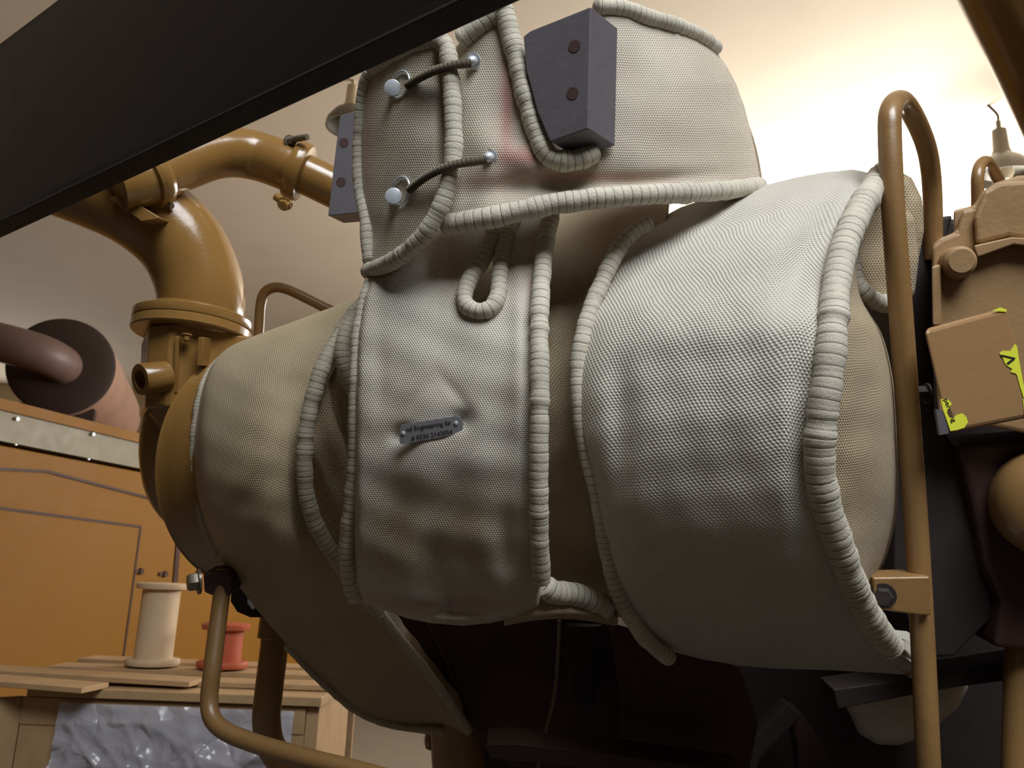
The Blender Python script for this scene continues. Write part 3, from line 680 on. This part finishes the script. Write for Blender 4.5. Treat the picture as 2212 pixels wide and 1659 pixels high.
# tapered brackets with two holes
def bracket(name, face, d, ext, holes, label, pl=(0, 2, 3)):
    t = thing(name, P(face[-1][0], face[-1][1], face[-1][2]), label, 'bracket')
    f0 = P(np.array([q[0] for q in face]), np.array([q[1] for q in face]), np.array([q[2] for q in face]))
    i0, i1, i2 = pl; n = np.cross(f0[i1] - f0[i0], f0[i2] - f0[i0]); n /= np.linalg.norm(n)
    f3 = np.array([CAM + ray(q[0], q[1]) * (np.dot(f0[i0] - CAM, n) / np.dot(ray(q[0], q[1]), n)) for q in face])
    g = prism(f3, ext)
    plate = mk('plate', g, M['grey_steel'], t, smooth=False, bevel=.0012)
    if np.dot(n, f3[0] - CAM) > 0: n = -n
    for h in holes:
        r_ = ray(h[0], h[1]); k = np.dot(f3[0] - CAM, n) / np.dot(r_, n); p = CAM + r_ * k
        mk('dark_hole_mark', lathe(p - n * .004, n, [(0, .0060), (.0045, .0060)], 28), M['maroon'], t, label='dark rust-brown disc standing in for the shade inside a round hole')  # solid disc, its dark colour stands for the shade in a hole
    return t
bracket('notched_bracket', [(1130, 78, .825), (1146, 66, .823), (1276, 14, .80), (1270, 278, .80), (1188, 306, .812), (1160, 240, .816), (1136, 150, .822)], .8, RT * .030 + fwd * .03 - UP * .008, [(1241, 100), (1237, 202)], 'grey tapered steel bracket with two holes projecting from the notch of the collar')
bracket('rear_bracket', [(733, 254, 1.06), (738, 248, 1.06), (830, 225, 1.06), (830, 455, 1.06), (708, 466, 1.06)], 1.06, fwd * .05 + RT * .01, [(743, 308), (737, 393)], 'grey steel bracket with two holes half hidden behind the left edge of the collar')

# ================================================================== GUARD RAILS
t_ = thing('guard_rail', P(2000, 1659, .72), 'tall yellow tube guard rail bent over at the top in front of the right jacket', 'guard rail')
mk('tube', ptube([(2012, 1800, .82), (2003, 1600, .82), (1994, 1400, .83), (1980, 1150, .84), (1962, 900, .845), (1944, 650, .84), (1929, 450, .84), (1922, 300, .85), (1924, 240, .865), (1940, 218, .92), (1960, 230, .96), (1988, 282, 1.0), (2006, 340, 1.03), (2014, 420, 1.05), (2016, 560, 1.06)], .0115, 24, 140), M['paint_dull'], t_)
mk('clamp_block', J(pprism([(1886, 1248), (2010, 1246), (2012, 1330), (1990, 1330), (1890, 1316)], .815, .035)), M['paint_dull'], t_, smooth=False, bevel=.002)
mk('bolt', hexbolt(P(1908, 1286, .815), -fwd - RT * .4, .009, .012), M['soot'], t_)
t_ = thing('rear_guard_rail', P(2110, 430, 1.1), 'small yellow tube loop peeping above the engine casting at far right', 'guard rail')
mk('tube', ptube([(2112, 520, 1.08), (2112, 440, 1.08), (2112, 380, 1.08), (2120, 354, 1.1), (2134, 352, 1.13), (2155, 385, 1.18), (2180, 430, 1.22)], .0078, 18, 60), M['paint_dull'], t_)
t_ = thing('left_guard_rail', P(470, 1560, .9), 'yellow tube guard rail bending from vertical to lower right at the lower left', 'guard rail')
mk('tube', ptube([(486, 1230, 1.0), (478, 1290, .99), (468, 1370, .97), (458, 1450, .95), (452, 1510, .94), (458, 1550, .93), (485, 1578, .92), (540, 1602, .91), (640, 1632, .89), (760, 1662, .87), (900, 1700, .85)], .0100, 22, 110), M['paint_dull'], t_)
mk('clamp_block', pprism([(438, 1238), (492, 1232), (500, 1250), (498, 1286), (470, 1292), (440, 1280)], .985, .04), M['rust'], t_, smooth=False, bevel=.003)
mk('bolt', hexbolt(P(432, 1256, .98), -RT - fwd * .6, .011, .014), M['spring'], t_)
t_ = thing('upper_left_rail', P(600, 700, 1.3), 'slim yellow bent tube rising behind the left jacket', 'guard rail')
mk('tube', ptube([(556, 760, 1.3), (560, 705, 1.3), (563, 660, 1.3), (572, 632, 1.3), (594, 621, 1.3), (622, 626, 1.3), (665, 646, 1.3), (705, 666, 1.3), (760, 690, 1.3)], .0080, 18, 80), M['paint_dull'], t_)
t_ = thing('support_column', P(590, 1659, 1.1), 'thick yellow pipe column with a collar under the left jacket', 'pipe')
mk('pipe', ptube([(600, 1310, 1.12), (592, 1400, 1.11), (580, 1500, 1.1), (576, 1560, 1.1), (590, 1620, 1.1), (650, 1680, 1.08), (760, 1740, 1.05)], .0185, 26, 60), M['paint_dull'], t_)
mk('collar', lathe(P(596, 1380, 1.11), (0.03, 0, 1), [(0, .0235), (.001, .0245), (.032, .0245), (.033, .0235)], 36), M['paint_dull'], t_)
mk('bracket', J(pprism([(500, 1228), (560, 1250), (572, 1270), (536, 1280), (534, 1302), (545, 1318), (600, 1322), (600, 1334), (540, 1334), (512, 1322), (498, 1300)], 1.06, .03)), M['soot'], t_, smooth=False, bevel=.001)

# ================================================================== BLACK BEAM (upper left)
dirb = ray(-1413, 1163); dirb[2] = 0; dirb /= np.linalg.norm(dirb)
nb = np.array([dirb[1], -dirb[0], 0.0])
pb = P(500, 236, .62)
if np.dot(nb, pb - CAM) < 0: nb = -nb
b0, b1 = pb - dirb * .55, pb + dirb * .62
r_ = ray(65, 49); k_ = np.dot(pb - CAM, nb) / np.dot(r_, nb); hb = (CAM + r_ * k_)[2] - pb[2]
upv = np.array([0, 0, 1.0])
t_ = thing('black_beam', pb, 'glossy black painted steel beam crossing the upper left corner', 'beam')
mk('web', prism([b0, b1, b1 + upv * hb, b0 + upv * hb], nb * .012), M['dark'], t_, smooth=False, bevel=.0015)
mk('lower_flange', prism([b0 - upv * .001, b1 - upv * .001, b1 + upv * .008, b0 + upv * .008], nb * .020), M['soot'], t_, smooth=False, bevel=.001)
mk('upper_flange', prism([b0 + upv * (hb - .006), b1 + upv * (hb - .006), b1 + upv * (hb + .003), b0 + upv * (hb + .003)], nb * .045 ), M['dark'], t_, smooth=False, bevel=.001)
# overhead pipe, upper right
t_ = mk('overhead_pipe', ptube([(2088, -260, 1.32), (2188, -40, 1.36), (2263, 120, 1.4), (2368, 360, 1.46), (2640, 980, 1.62)], .080, 48), M['paint'])
tag(t_, 'thick brown-yellow slanting pipe in the upper right corner', 'pipe')

# ================================================================== ENGINE, RIGHT SIDE
rdir = ray(2050, 600) / np.linalg.norm(ray(2050, 600))
t_ = thing('engine_casting', P(2110, 900, 1.0), 'tan painted engine casting with rounded top at the right edge', 'engine part')
mk('main_cover', pprism([(2012, 530), (2030, 514), (2066, 500), (2075, 470), (2078, 452), (2102, 446), (2122, 414), (2150, 394), (2200, 378), (2330, 372), (2330, 960), (2026, 900), (2020, 800), (2015, 690)], 1.0, .22, rdir), M['casting'], t_, smooth=False, bevel=.006)
mk('raised_boss', pprism([(2126, 410), (2160, 392), (2330, 380), (2330, 540), (2180, 512), (2108, 530), (2104, 470)], .99, .05, rdir), M['casting'], t_, smooth=False, bevel=.006)
mk('edge_rib', pprism([(2012, 575), (2032, 570), (2034, 705), (2014, 705)], .988, .05, rdir), M['casting'], t_, smooth=False, bevel=.003)
mk('bolt_boss', lathe(P(2062, 570, 1.0), -fwd - RT * .2, [(0, .020), (.022, .018), (.026, .014)], 32), M['casting'], t_)
mk('shelf_lip', pprism([(2104, 530), (2185, 512), (2330, 520), (2330, 545), (2190, 528), (2112, 556)], .982, .04, rdir), M['casting'], t_, smooth=False, bevel=.002)
mk('corner_block', pprism([(2060, 454), (2110, 442), (2112, 500), (2062, 506)], 1.05, .08, rdir), M['casting'], t_, smooth=False, bevel=.003)
# cover box with torn stickers
t_ = thing('cover_box', P(2110, 935, .84), 'tilted tan cover plate with torn fluorescent yellow stickers', 'cover plate')
CB = t_
cbn = [(1996, 711, .80), (2172, 664, .825), (2242, 900, .83), (2048, 938, .80)]
_c = P(np.array([q[0] for q in cbn]), np.array([q[1] for q in cbn]), np.array([q[2] for q in cbn])); _n = np.cross(_c[1] - _c[0], _c[3] - _c[0])
cbn[2] = (2242, 900, float(np.dot(_c[0] - CAM, _n) / np.dot(ray(2242, 900), _n)))
mk('plate', pprism(cbn, .8, .02, ray(2060, 700)), paint('glossy_tan_cover', (156, 122, 84), .24, .2, (120, 90, 66), coat=.5), CB, smooth=False, bevel=.005)
mk('corner_patch', pprism([(2022, 884), (2036, 886), (2050, 936), (2030, 940)], .798, .004), M['grey_steel'], CB, smooth=False)
ff = P(np.array([c[0] for c in cbn]), np.array([c[1] for c in cbn]), np.array([c[2] for c in cbn]))
cn = np.cross(ff[1] - ff[0], ff[3] - ff[0]); cn /= np.linalg.norm(cn)
if np.dot(cn, ff[0] - CAM) > 0: cn = -cn
def onface(pts, lift): 
    out = []
    for x, y in pts:
        r_ = ray(x, y); out.append(CAM + r_ * (np.dot(ff[0] - CAM, cn) / np.dot(r_, cn)) + cn * lift)
    return np.array(out)
def sticker(pts, mat='yellow_sticker', lift=.0004, name='sticker_scrap', parent=None):
    return mk(name, prism(onface(pts, lift), cn * .0003), M[mat], parent or CB, smooth=False)
s1 = sticker([(2031, 862), (2046, 862), (2055, 872), (2048, 884), (2044, 892), (2050, 902), (2060, 903), (2066, 896), (2078, 893), (2086, 900), (2090, 912), (2082, 924), (2066, 929), (2052, 931), (2043, 905), (2036, 885)])
s2 = sticker([(2158, 764), (2164, 758), (2182, 758), (2192, 743), (2196, 749), (2200, 777), (2205, 804), (2213, 846), (2211, 862), (2203, 838), (2196, 811), (2193, 807), (2182, 804), (2186, 797), (2175, 791), (2169, 784), (2166, 775)])
sticker([(2209, 864), (2214, 858), (2226, 900), (2212, 905)])
sticker([(2142, 671), (2160, 664), (2174, 669), (2172, 674)])
sticker([(2161, 766), (2191, 773), (2191, 776), (2176, 788), (2173, 784), (2185, 775), (2160, 769)], 'ink', .0009, 'mark', s2)
def facetext(txt, q, size, ang, parent):
    cu = bpy.data.curves.new('lettering', 'FONT'); cu.body = txt; cu.size = size; cu.extrude = .0001
    ob = bpy.data.objects.new('lettering_source', cu); COL.objects.link(ob); bpy.context.view_layer.update()
    me = bpy.data.meshes.new_from_object(ob.evaluated_get(bpy.context.evaluated_depsgraph_get())); bpy.data.objects.remove(ob)
    me.name = 'lettering'; me.materials.clear(); me.materials.append(M['ink'])
    x = RT * math.cos(ang) + UP * math.sin(ang); x = x - cn * np.dot(x, cn); x /= np.linalg.norm(x); y = np.cross(cn, x)
    o_ = onface([q], .001)[0] - ORG[CB.name]
    me.transform(Matrix(((x[0], y[0], cn[0], o_[0]), (x[1], y[1], cn[1], o_[1]), (x[2], y[2], cn[2], o_[2]), (0, 0, 0, 1))))
    e = bpy.data.objects.new('lettering', me); COL.objects.link(e); e.parent = parent
facetext('perating', (2037, 862), .0075, math.radians(-68), s1)
mk('bolt', hexbolt(P(2004, 850, .86), -RT, .008, .012), M['soot'], CB)

# dark engine body behind and below
t_ = thing('engine_block', P(1600, 1659, 1.3), 'dark sooty engine block filling the space below and behind the jackets', 'engine')
EB = t_
mk('block', pprism([(1010, 1280), (1700, 1200), (1925, 480), (2040, 470), (2330, 480), (2330, 2300), (1010, 2300)], 1.34, .5), M['soot'], EB, smooth=False, bevel=.01)
mk('side_plate', pprism([(1940, 520), (2014, 470), (2060, 464), (2040, 540), (2018, 560), (2020, 900), (2060, 960), (2110, 1120), (2150, 1330), (2060, 1420), (1990, 1420), (1930, 1250)], 1.06, .1), M['soot'], EB, smooth=False, bevel=.004)
mk('round_cover', lathe(P(2262, 1085, 1.02), -fwd - RT * .3, [(0, .066), (.03, .066), (.045, .06), (.055, .045), (.058, .001)], 40), M['paint_dull'], EB)
mk('lower_casting', pprism([(2070, 960), (2330, 940), (2330, 1420), (2150, 1400), (2165, 1300), (2130, 1220), (2110, 1120)], 1.04, .12), M['rust'], EB, smooth=False, bevel=.008)
mk('drain_pipe', ptube([(2215, 1360, 1.09), (2205, 1450, 1.08), (2200, 1700, 1.05)], .020, 24, 20), M['paint_dull'], EB)
mk('cross_beam', pprism([(1800, 1490), (2000, 1462), (2330, 1410), (2330, 1450), (2060, 1486), (1810, 1532)], 1.12, .05), M['soot'], EB, smooth=False, bevel=.002)
mk('brace', pprism([(1550, 1760), (1585, 1640), (1700, 1520), (1735, 1545), (1640, 1640), (1610, 1760)], 1.22, .03), M['soot'], EB, smooth=False, bevel=.002)
mk('brace', pprism([(1700, 1545), (1722, 1530), (1765, 1590), (1795, 1640), (1795, 1760), (1735, 1760), (1722, 1600)], 1.24, .03), M['rust'], EB, smooth=False, bevel=.002)
t_ = thing('exhaust_manifold', P(1150, 1600, 1.15), 'dark red-brown exhaust manifold under the strap flap', 'exhaust manifold')
mk('casting', pprism([(900, 1310), (1330, 1330), (1420, 1659), (1250, 1720), (1060, 1640), (1000, 1560), (960, 1440)], 1.16, .14), M['maroon'], t_, smooth=False, bevel=.012)
mk('flange', pprism([(800, 1290), (965, 1330), (992, 1530), (1010, 1590), (960, 1560), (880, 1450), (810, 1350)], 1.2, .04), M['rust'], t_, smooth=False, bevel=.002)
mk('heat_shield', sheet([(1222, 1345), (1330, 1350), (1400, 1430), (1350, 1440), (1300, 1400), (1285, 1520), (1255, 1545), (1225, 1500), (1215, 1400)], lambda px, py: 1.12 + 0 * px, .01, 10, 20, .01, wr=.004), M['soot'], t_)
t_ = thing('lower_bracket', P(1450, 1659, 1.05), 'dark brown bracket plate with two holes below the right jacket', 'bracket')
g = pprism([(1318, 1345), (1400, 1370), (1480, 1410), (1600, 1440), (1640, 1560), (1600, 1760), (1360, 1760), (1340, 1500)], 1.08, .05)
mk('plate', g, M['maroon'], t_, smooth=False, bevel=.003)
for h in ((1413, 1473), (1430, 1550)): mk('dark_hole_mark', lathe(P(h[0], h[1], 1.083), -fwd, [(0, .006), (.0035, .006), (.0036, .0055), (.001, .005)], 24), M['soot'], t_)  # dark pieces set on the plate for the shade of holes
t_ = mk('sensing_line', ptube([(1208, 1340, 1.06), (1206, 1400, 1.06), (1198, 1500, 1.05), (1175, 1600, 1.04), (1150, 1720, 1.03)], .0026, 10, 40), M['spring'])
tag(t_, 'thin dark metal line hanging below the strap flap', 'cable')
t_ = mk('frame_rail', pprism([(1050, 1608), (1110, 1606), (1400, 1640), (1600, 1668), (1600, 1700), (1400, 1672), (1060, 1640)], 1.0, .05), M['rust'], None, smooth=False, bevel=.002)
tag(t_, 'brown steel rail running along the bottom edge under the manifold', 'rail')
t_ = thing('oil_drain_pipe', P(1000, 1700, 1.2), 'short fat yellow pipe stub with a rounded end below the diagonal band', 'pipe')
mk('pipe', ptube([(985, 1540, 1.22), (990, 1620, 1.22), (996, 1720, 1.22)], .040, 32, 16), M['paint_dull'], t_)
mk('end_cap', lathe(P(938, 1598, 1.23), -RT, [(0, .012), (.006, .015), (.012, .012), (.015, .004)], 28), M['paint'], t_)
t_ = thing('hanging_jacket', P(1950, 1610, 1.2), 'off-white knitted insulation pouch showing below the dark cross beam at lower right', 'insulation blanket')
mk('padded_cover', sheet([(1822, 1515), (1850, 1480), (2095, 1450), (2090, 1490), (2070, 1530), (2030, 1562), (1985, 1596), (1940, 1610), (1895, 1608), (1855, 1585)], lambda px, py: 1.19 + 0 * px, .06, 9, 60, .05, wr=.002), M['cloth_strap'], t_, auto=80)

# ================================================================== BACKGROUND
# orange generator enclosure, receding to the right
e0 = np.array([-2.8, 4.5, 0]); ed_ = np.array([.3, 1.0, 0]); ed_ = ed_ / np.linalg.norm(ed_); en = np.array([ed_[1], -ed_[0], 0])
def onenc(px, py, off=0.0):
    r_ = ray(px, py); o = e0 + en * off; k = np.dot(o - CAM, en) / np.dot(r_, en); return CAM + r_ * k
L_enc = np.dot(onenc(697, 1520)[:2] - e0[:2], ed_[:2]); zt = onenc(150, 990)[2]
t_ = thing('generator_enclosure', e0 + ed_ * 2, 'large orange generator enclosure with doors at the far left', 'enclosure')
GE = t_
mid = e0 + ed_ * (L_enc / 2 - 1) - en * .9
mk('body', box(mid + np.array([0, 0, zt / 2 + .04]), ed_ * (L_enc / 2 + 1), en * .9, np.array([0, 0, zt / 2 - .04])), M['orange'], GE, smooth=False, bevel=.01)
zg = onenc(150, 930)[2]
mk('roof_channel', box(mid + np.array([0, 0, (zt + zg) / 2 + .02]), ed_ * (L_enc / 2 + 1), en * .92, np.array([0, 0, (zg - zt) / 2])), M['roof_grey'], GE, smooth=False)
mk('roof_edge', box(mid + np.array([0, 0, zg + .05]), ed_ * (L_enc / 2 + 1), en * .94, np.array([0, 0, .03])), M['orange'], GE, smooth=False)
for x, y in ((36, 905), (200, 938), (33, 958), (190, 990)):
    mk('screw', lathe(onenc(x, y, .03 if y < 950 else .0), en, [(0, .012), (.01, .01)], 12), M['zinc'], GE)
def seam(pts, w_=.010, nm='seam'):
    g = []
    for (a, b_) in zip(pts, pts[1:]):
        A_, B_ = onenc(*a), onenc(*b_); u = B_ - A_; L = np.linalg.norm(u); u /= L
        v = np.cross(en, u); g.append(box((A_ + B_) / 2 + en * .006, u * L / 2, v * w_, en * .004))
    return mk(nm, J(*g), M['orange_line'], GE, smooth=False)
dr = mk('door', prism([onenc(-60, 1090, .0), onenc(302, 1138), onenc(258, 1560), onenc(-60, 1600)], en * .006), M['orange'], GE, smooth=False, bevel=.003)
seam([(-60, 1090), (302, 1138), (282, 1290), (256, 1480)], .008)
seam([(-60, 1010), (100, 1018), (345, 1082)], .008)
seam([(384, 1170), (374, 1290), (362, 1420)], .022)
for a in ((302, 1234), (354, 1240), (268, 1430)):
    mk('latch', J(lathe(onenc(*a), en, [(0, .022), (.02, .02)], 14), box(onenc(a[0] - 6, a[1]), ed_ * .03, en * .012, np.array([0, 0, .012]))), M['orange_line'], GE)
mk('corner_post', box(onenc(700, 1500) * np.array([1, 1, 0]) + np.array([0, 0, zt / 2]), ed_ * .03, en * .03, np.array([0, 0, zt / 2])), M['orange'], GE, smooth=False)
# muffler lying on the enclosure roof
t_ = thing('muffler', onenc(200, 900), 'dusty pinkish exhaust silencer lying on the roof of the orange enclosure', 'muffler')
k0_ = ony(150, 897, 1.0); ym_ = (zg + .14 - CAM[2]) / (k0_[2] - CAM[2]); mo = ony(134, 792, ym_); ma = ony(420, 985, 6.4) - mo; ma /= np.linalg.norm(ma); ma = ray(470, 1230); ma[2] = 0; ma /= np.linalg.norm(ma)
mr = mo[2] - zg - .14; print('muffler', ym_, mr)
mk('drum', lathe(mo, ma, [(0, mr * .97), (.03, mr), (.5, mr), (.52, mr * 1.015), (.56, mr * 1.015), (.58, mr), (1.3, mr), (1.32, mr * 1.015), (1.9, mr)], 64), M['muffler'], t_)
mk('end_plate', lathe(mo, -ma, [(0, mr * 1.0), (.02, mr * 1.0), (.03, mr * .93), (.035, mr * .6)], 64), M['muffler_dark'], t_)
mk('inlet_pipe', tube([mo + ma * .05, mo - ma * .12, mo - ma * .3 + np.array([-.12, 0, .02]), mo - ma * .45 + np.array([-.45, 0, .06]), mo - ma * .5 + np.array([-1.0, 0, .12])], .118, 32, 50), paint('brown_pink_pipe', (112, 88, 82), .5, .3, bmp=0, scale=4), t_)
for k in (.12, 1.0):
    mk('foot', box(mo + ma * k + np.array([0, 0, -mr * 1.0]), ma * .05, np.cross(ma, (0, 0, 1)) * .22, np.array([0, 0, .07])), M['muffler_dark'], t_, smooth=False)

# crate with boards, plastic and spools
ct = 1.08
def onct(px, py): return onz(px, py, ct)
t_ = thing('wooden_crate', np.array([-1.0, 2.6, 0.0]), 'pale pine packing crate draped with plastic at the lower left', 'crate')
WC = t_
ya = 2.75
cl, cr_ = ony(60, 1510, ya), ony(668, 1500, ya)
zc = cl[2] - .02
xl, xr = cl[0], cr_[0]
zt2 = ony(400, 1500, ya)[2]
mk('front_panel', abox(xl, xr, ya, ya + .02, 0, zt2 - .03), M['wood_red'], WC, smooth=False)
mk('end_panel', prism([(xl - .55, ya - .55, 0), (xl + .0, ya, 0), (xl + .0, ya, zt2 - .03), (xl - .55, ya - .55, zt2 - .03)], (-.02, .02, 0)), M['wood_red'], WC, smooth=False)
for nm, g in (('post', abox(xl, xl + .11, ya - .025, ya, 0, zt2 - .02)), ('post', abox(xr - .07, xr, ya - .025, ya, 0, zt2 - .02)), ('post', abox(xr + .0, xr + .04, ya - .02, ya + .5, 0, zt2 - .02)),
              ('rail', abox(xl, xr, ya - .03, ya, zt2 - .10, zt2 - .02)), ('rail', prism([(xl - .55, ya - .57, zt2 - .10), (xl, ya - .02, zt2 - .10), (xl, ya - .02, zt2 - .02), (xl - .55, ya - .57, zt2 - .02)], (-.01, .01, 0))),
              ('post', prism([(xl - .09, ya - .115, 0), (xl, ya - .025, 0), (xl, ya - .025, zt2 - .02), (xl - .09, ya - .115, zt2 - .02)], (-.01, .01, 0))),
              ('lid', abox(xl + .02, xr + .05, ya - .05, ya + .9, zt2 - .015, zt2 + .012)), ('rear_panel', abox(xl, xr, ya + .88, ya + .9, 0, zt2 - .02))):
    mk(nm, g, M['wood'], WC, smooth=False, bevel=.003)
rs = random.Random(4)
for i, (x0, x1, y0, z, a) in enumerate([(xl - .5, xl + .5, ya + .1, .035, -.10), (xl - .1, xr + .05, ya + .35, .03, .02), (xl - .1, xr - .05, ya + .55, .035, -.02), (xl - .55, xl + .25, ya - .05, .03, -.18), (xr - .5, xr + .05, ya + .15, .022, .03)]):
    c = np.array([(x0 + x1) / 2, y0, zt2 + z]); u = np.array([math.cos(a * .6), math.sin(a * .6), a * .12])
    o = mk('loose_board', box(c, u * (x1 - x0) / 2, np.array([-math.sin(a * .6), math.cos(a * .6), 0]) * .07, np.array([0, 0, .008])), M['wood'], None, smooth=False, bevel=.002)
    tag(o, ['pine board lying across the left end of the crate top', 'long pine board in the middle of the crate top', 'long pine board at the back of the crate top', 'tilted pine board overhanging the left corner of the crate', 'short pine board at the right end of the crate top'][i], 'board')
# plastic sheet
nx, nz = 150, 80; X = np.linspace(ony(150, 1500, ya)[0], xr - .03, nx); Z = np.linspace(zt2 - .03, zt2 - .62, nz)
gx, gz = np.meshgrid(X, Z); rsn = np.random.RandomState(5); yy = np.zeros_like(gx)
for i in range(9):
    a = rsn.rand() * PI; k = 5 + 22 * rsn.rand(); yy += (1 - np.abs(np.sin((gx * math.cos(a) + gz * math.sin(a)) * k + rsn.rand() * 6 + 1.5 * np.sin(gx * 4 * math.sin(a + i) + gz * 5)))) ** 2 * .012
gy = ya - .045 - yy * np.clip((zt2 - gz) * 6, .15, 1)
gz2 = gz + .05 * np.sin(gx * 9) * (zt2 - .03 - gz) / .6
V = np.stack([gx, gy, gz2], 2).reshape(-1, 3); Fq = [(i * nx + j, i * nx + j + 1, (i + 1) * nx + j + 1, (i + 1) * nx + j) for i in range(nz - 1) for j in range(nx - 1)]
Vb = V + np.array([0, .0008, 0]); kk = len(V)
o = mk('plastic_sheet', (np.vstack([V, Vb]), Fq + [tuple(i + kk for i in f[::-1]) for f in Fq], None), M['plastic'], None, auto=80)
tag(o, 'crumpled clear plastic sheet hanging over the front of the pine crate', 'plastic sheet')
def spool(name, px, ybot, yd, h_px, rpx, mat, label):
    b_ = ony(px, ybot, yd); b_[2] = zt2 + .045; s_ = yd / math.cos(pitch) / F * 1.0
    r = rpx * s_; h = h_px * s_
    t = thing(name, b_, label, 'spool')
    mk('drum', lathe(b_ + np.array([0, 0, .015]), (0, 0, 1), [(0, r * .73), (h - .03, r * .73)], 36), mat, t)
    mk('lower_flange', lathe(b_, (0, 0, 1), [(0, r), (.006, r * 1.03), (.018, r * 1.03), (.022, r)], 36), mat, t)
    mk('upper_flange', lathe(b_ + np.array([0, 0, h - .024]), (0, 0, 1), [(0, r * .95), (.006, r * .98), (.018, r * .98), (.022, r * .9)], 36), mat, t)
spool('cable_spool', 324, 1472, ya + .36, 160, 50, M['spool_white'], 'tall cream empty spool standing on the crate')
spool('cable_spool', 476, 1470, ya + .36, 86, 48, M['spool_red'], 'short red empty spool standing on the crate')

# yellow machine beyond with grey base frame
t_ = thing('yellow_generator', ony(780, 1560, 10.0) * np.array([1, 1, 0]), 'bright yellow generator on a grey base frame far behind the crate', 'generator')
g0, g1 = ony(640, 1400, 10), ony(930, 1532, 10)
mk('canopy', abox(g0[0], g1[0], 10, 12, g1[2], g1[2] + 1.2), M['yellow_mach'], t_, smooth=False, bevel=.02)
z1 = g1[2]
mk('base_frame', J(abox(g0[0] + .3, g1[0], 9.95, 12, .12, .16), abox(ony(775, 1560, 9.9)[0], g1[0], 9.9, 9.98, .12, .42), abox(ony(700, 1540, 9.9)[0], ony(780, 1540, 9.9)[0], 9.95, 10.0, z1 - .1, z1 - .03)), M['base_grey'], t_, smooth=False)
mk('tank', abox(g0[0], g1[0], 10.1, 11.9, .16, z1), M['soot'], t_, smooth=False)
for x in (795, 850): mk('leg', abox(ony(x, 1560, 9.9)[0], ony(x + 12, 1560, 9.9)[0], 9.85, 9.97, .0, z1), M['base_grey'], t_, smooth=False)

# ceiling lamps
def lamp(px, py, s, y, label, tilt=0):
    top = ony(px, py, y); t = thing('pendant_lamp', top, label, 'lamp', None)
    k = s
    mk('stem', lathe(top, (0, 0, -1), [(0, .012 * k), (.05 * k, .012 * k), (.055 * k, .035 * k), (.17 * k, .04 * k), (.22 * k, .06 * k)], 24), M['lamp_white'] if px < 900 else M['lamp_grey'], t)
    mk('shade', lathe(top, (0, 0, -1), [(.20 * k, .05 * k), (.24 * k, .10 * k), (.30 * k, .14 * k), (.34 * k, .145 * k), (.335 * k, .13 * k), (.29 * k, .12 * k), (.25 * k, .06 * k)], 40), M['lamp_white'] if py > 200 and px < 900 else paint('aluminium_reflector', (120, 116, 106), .35, .2, metal=.5, bmp=0), t)
    mk('bulb', lathe(top, (0, 0, -1), [(.24 * k, .02 * k), (.27 * k, .045 * k), (.31 * k, .05 * k), (.35 * k, .03 * k), (.36 * k, .005 * k)], 24), M['lamp_white'], t)
    mk('ceiling_hook', tube([top, top + np.array([0, 0, .04 * k]), top + np.array([-.04 * k, 0, .09 * k]), np.array([top[0] - .05 * k, top[1], H])], .006 * k, 8, 20), M['soot'], t)
lamp(2156, 262, 1.15, 4.6, 'bell-shaped lamp hanging from the ceiling at upper right')
lamp(764, 170, 1.0, 4.6, 'bright round lamp hanging from the ceiling left of the collar')
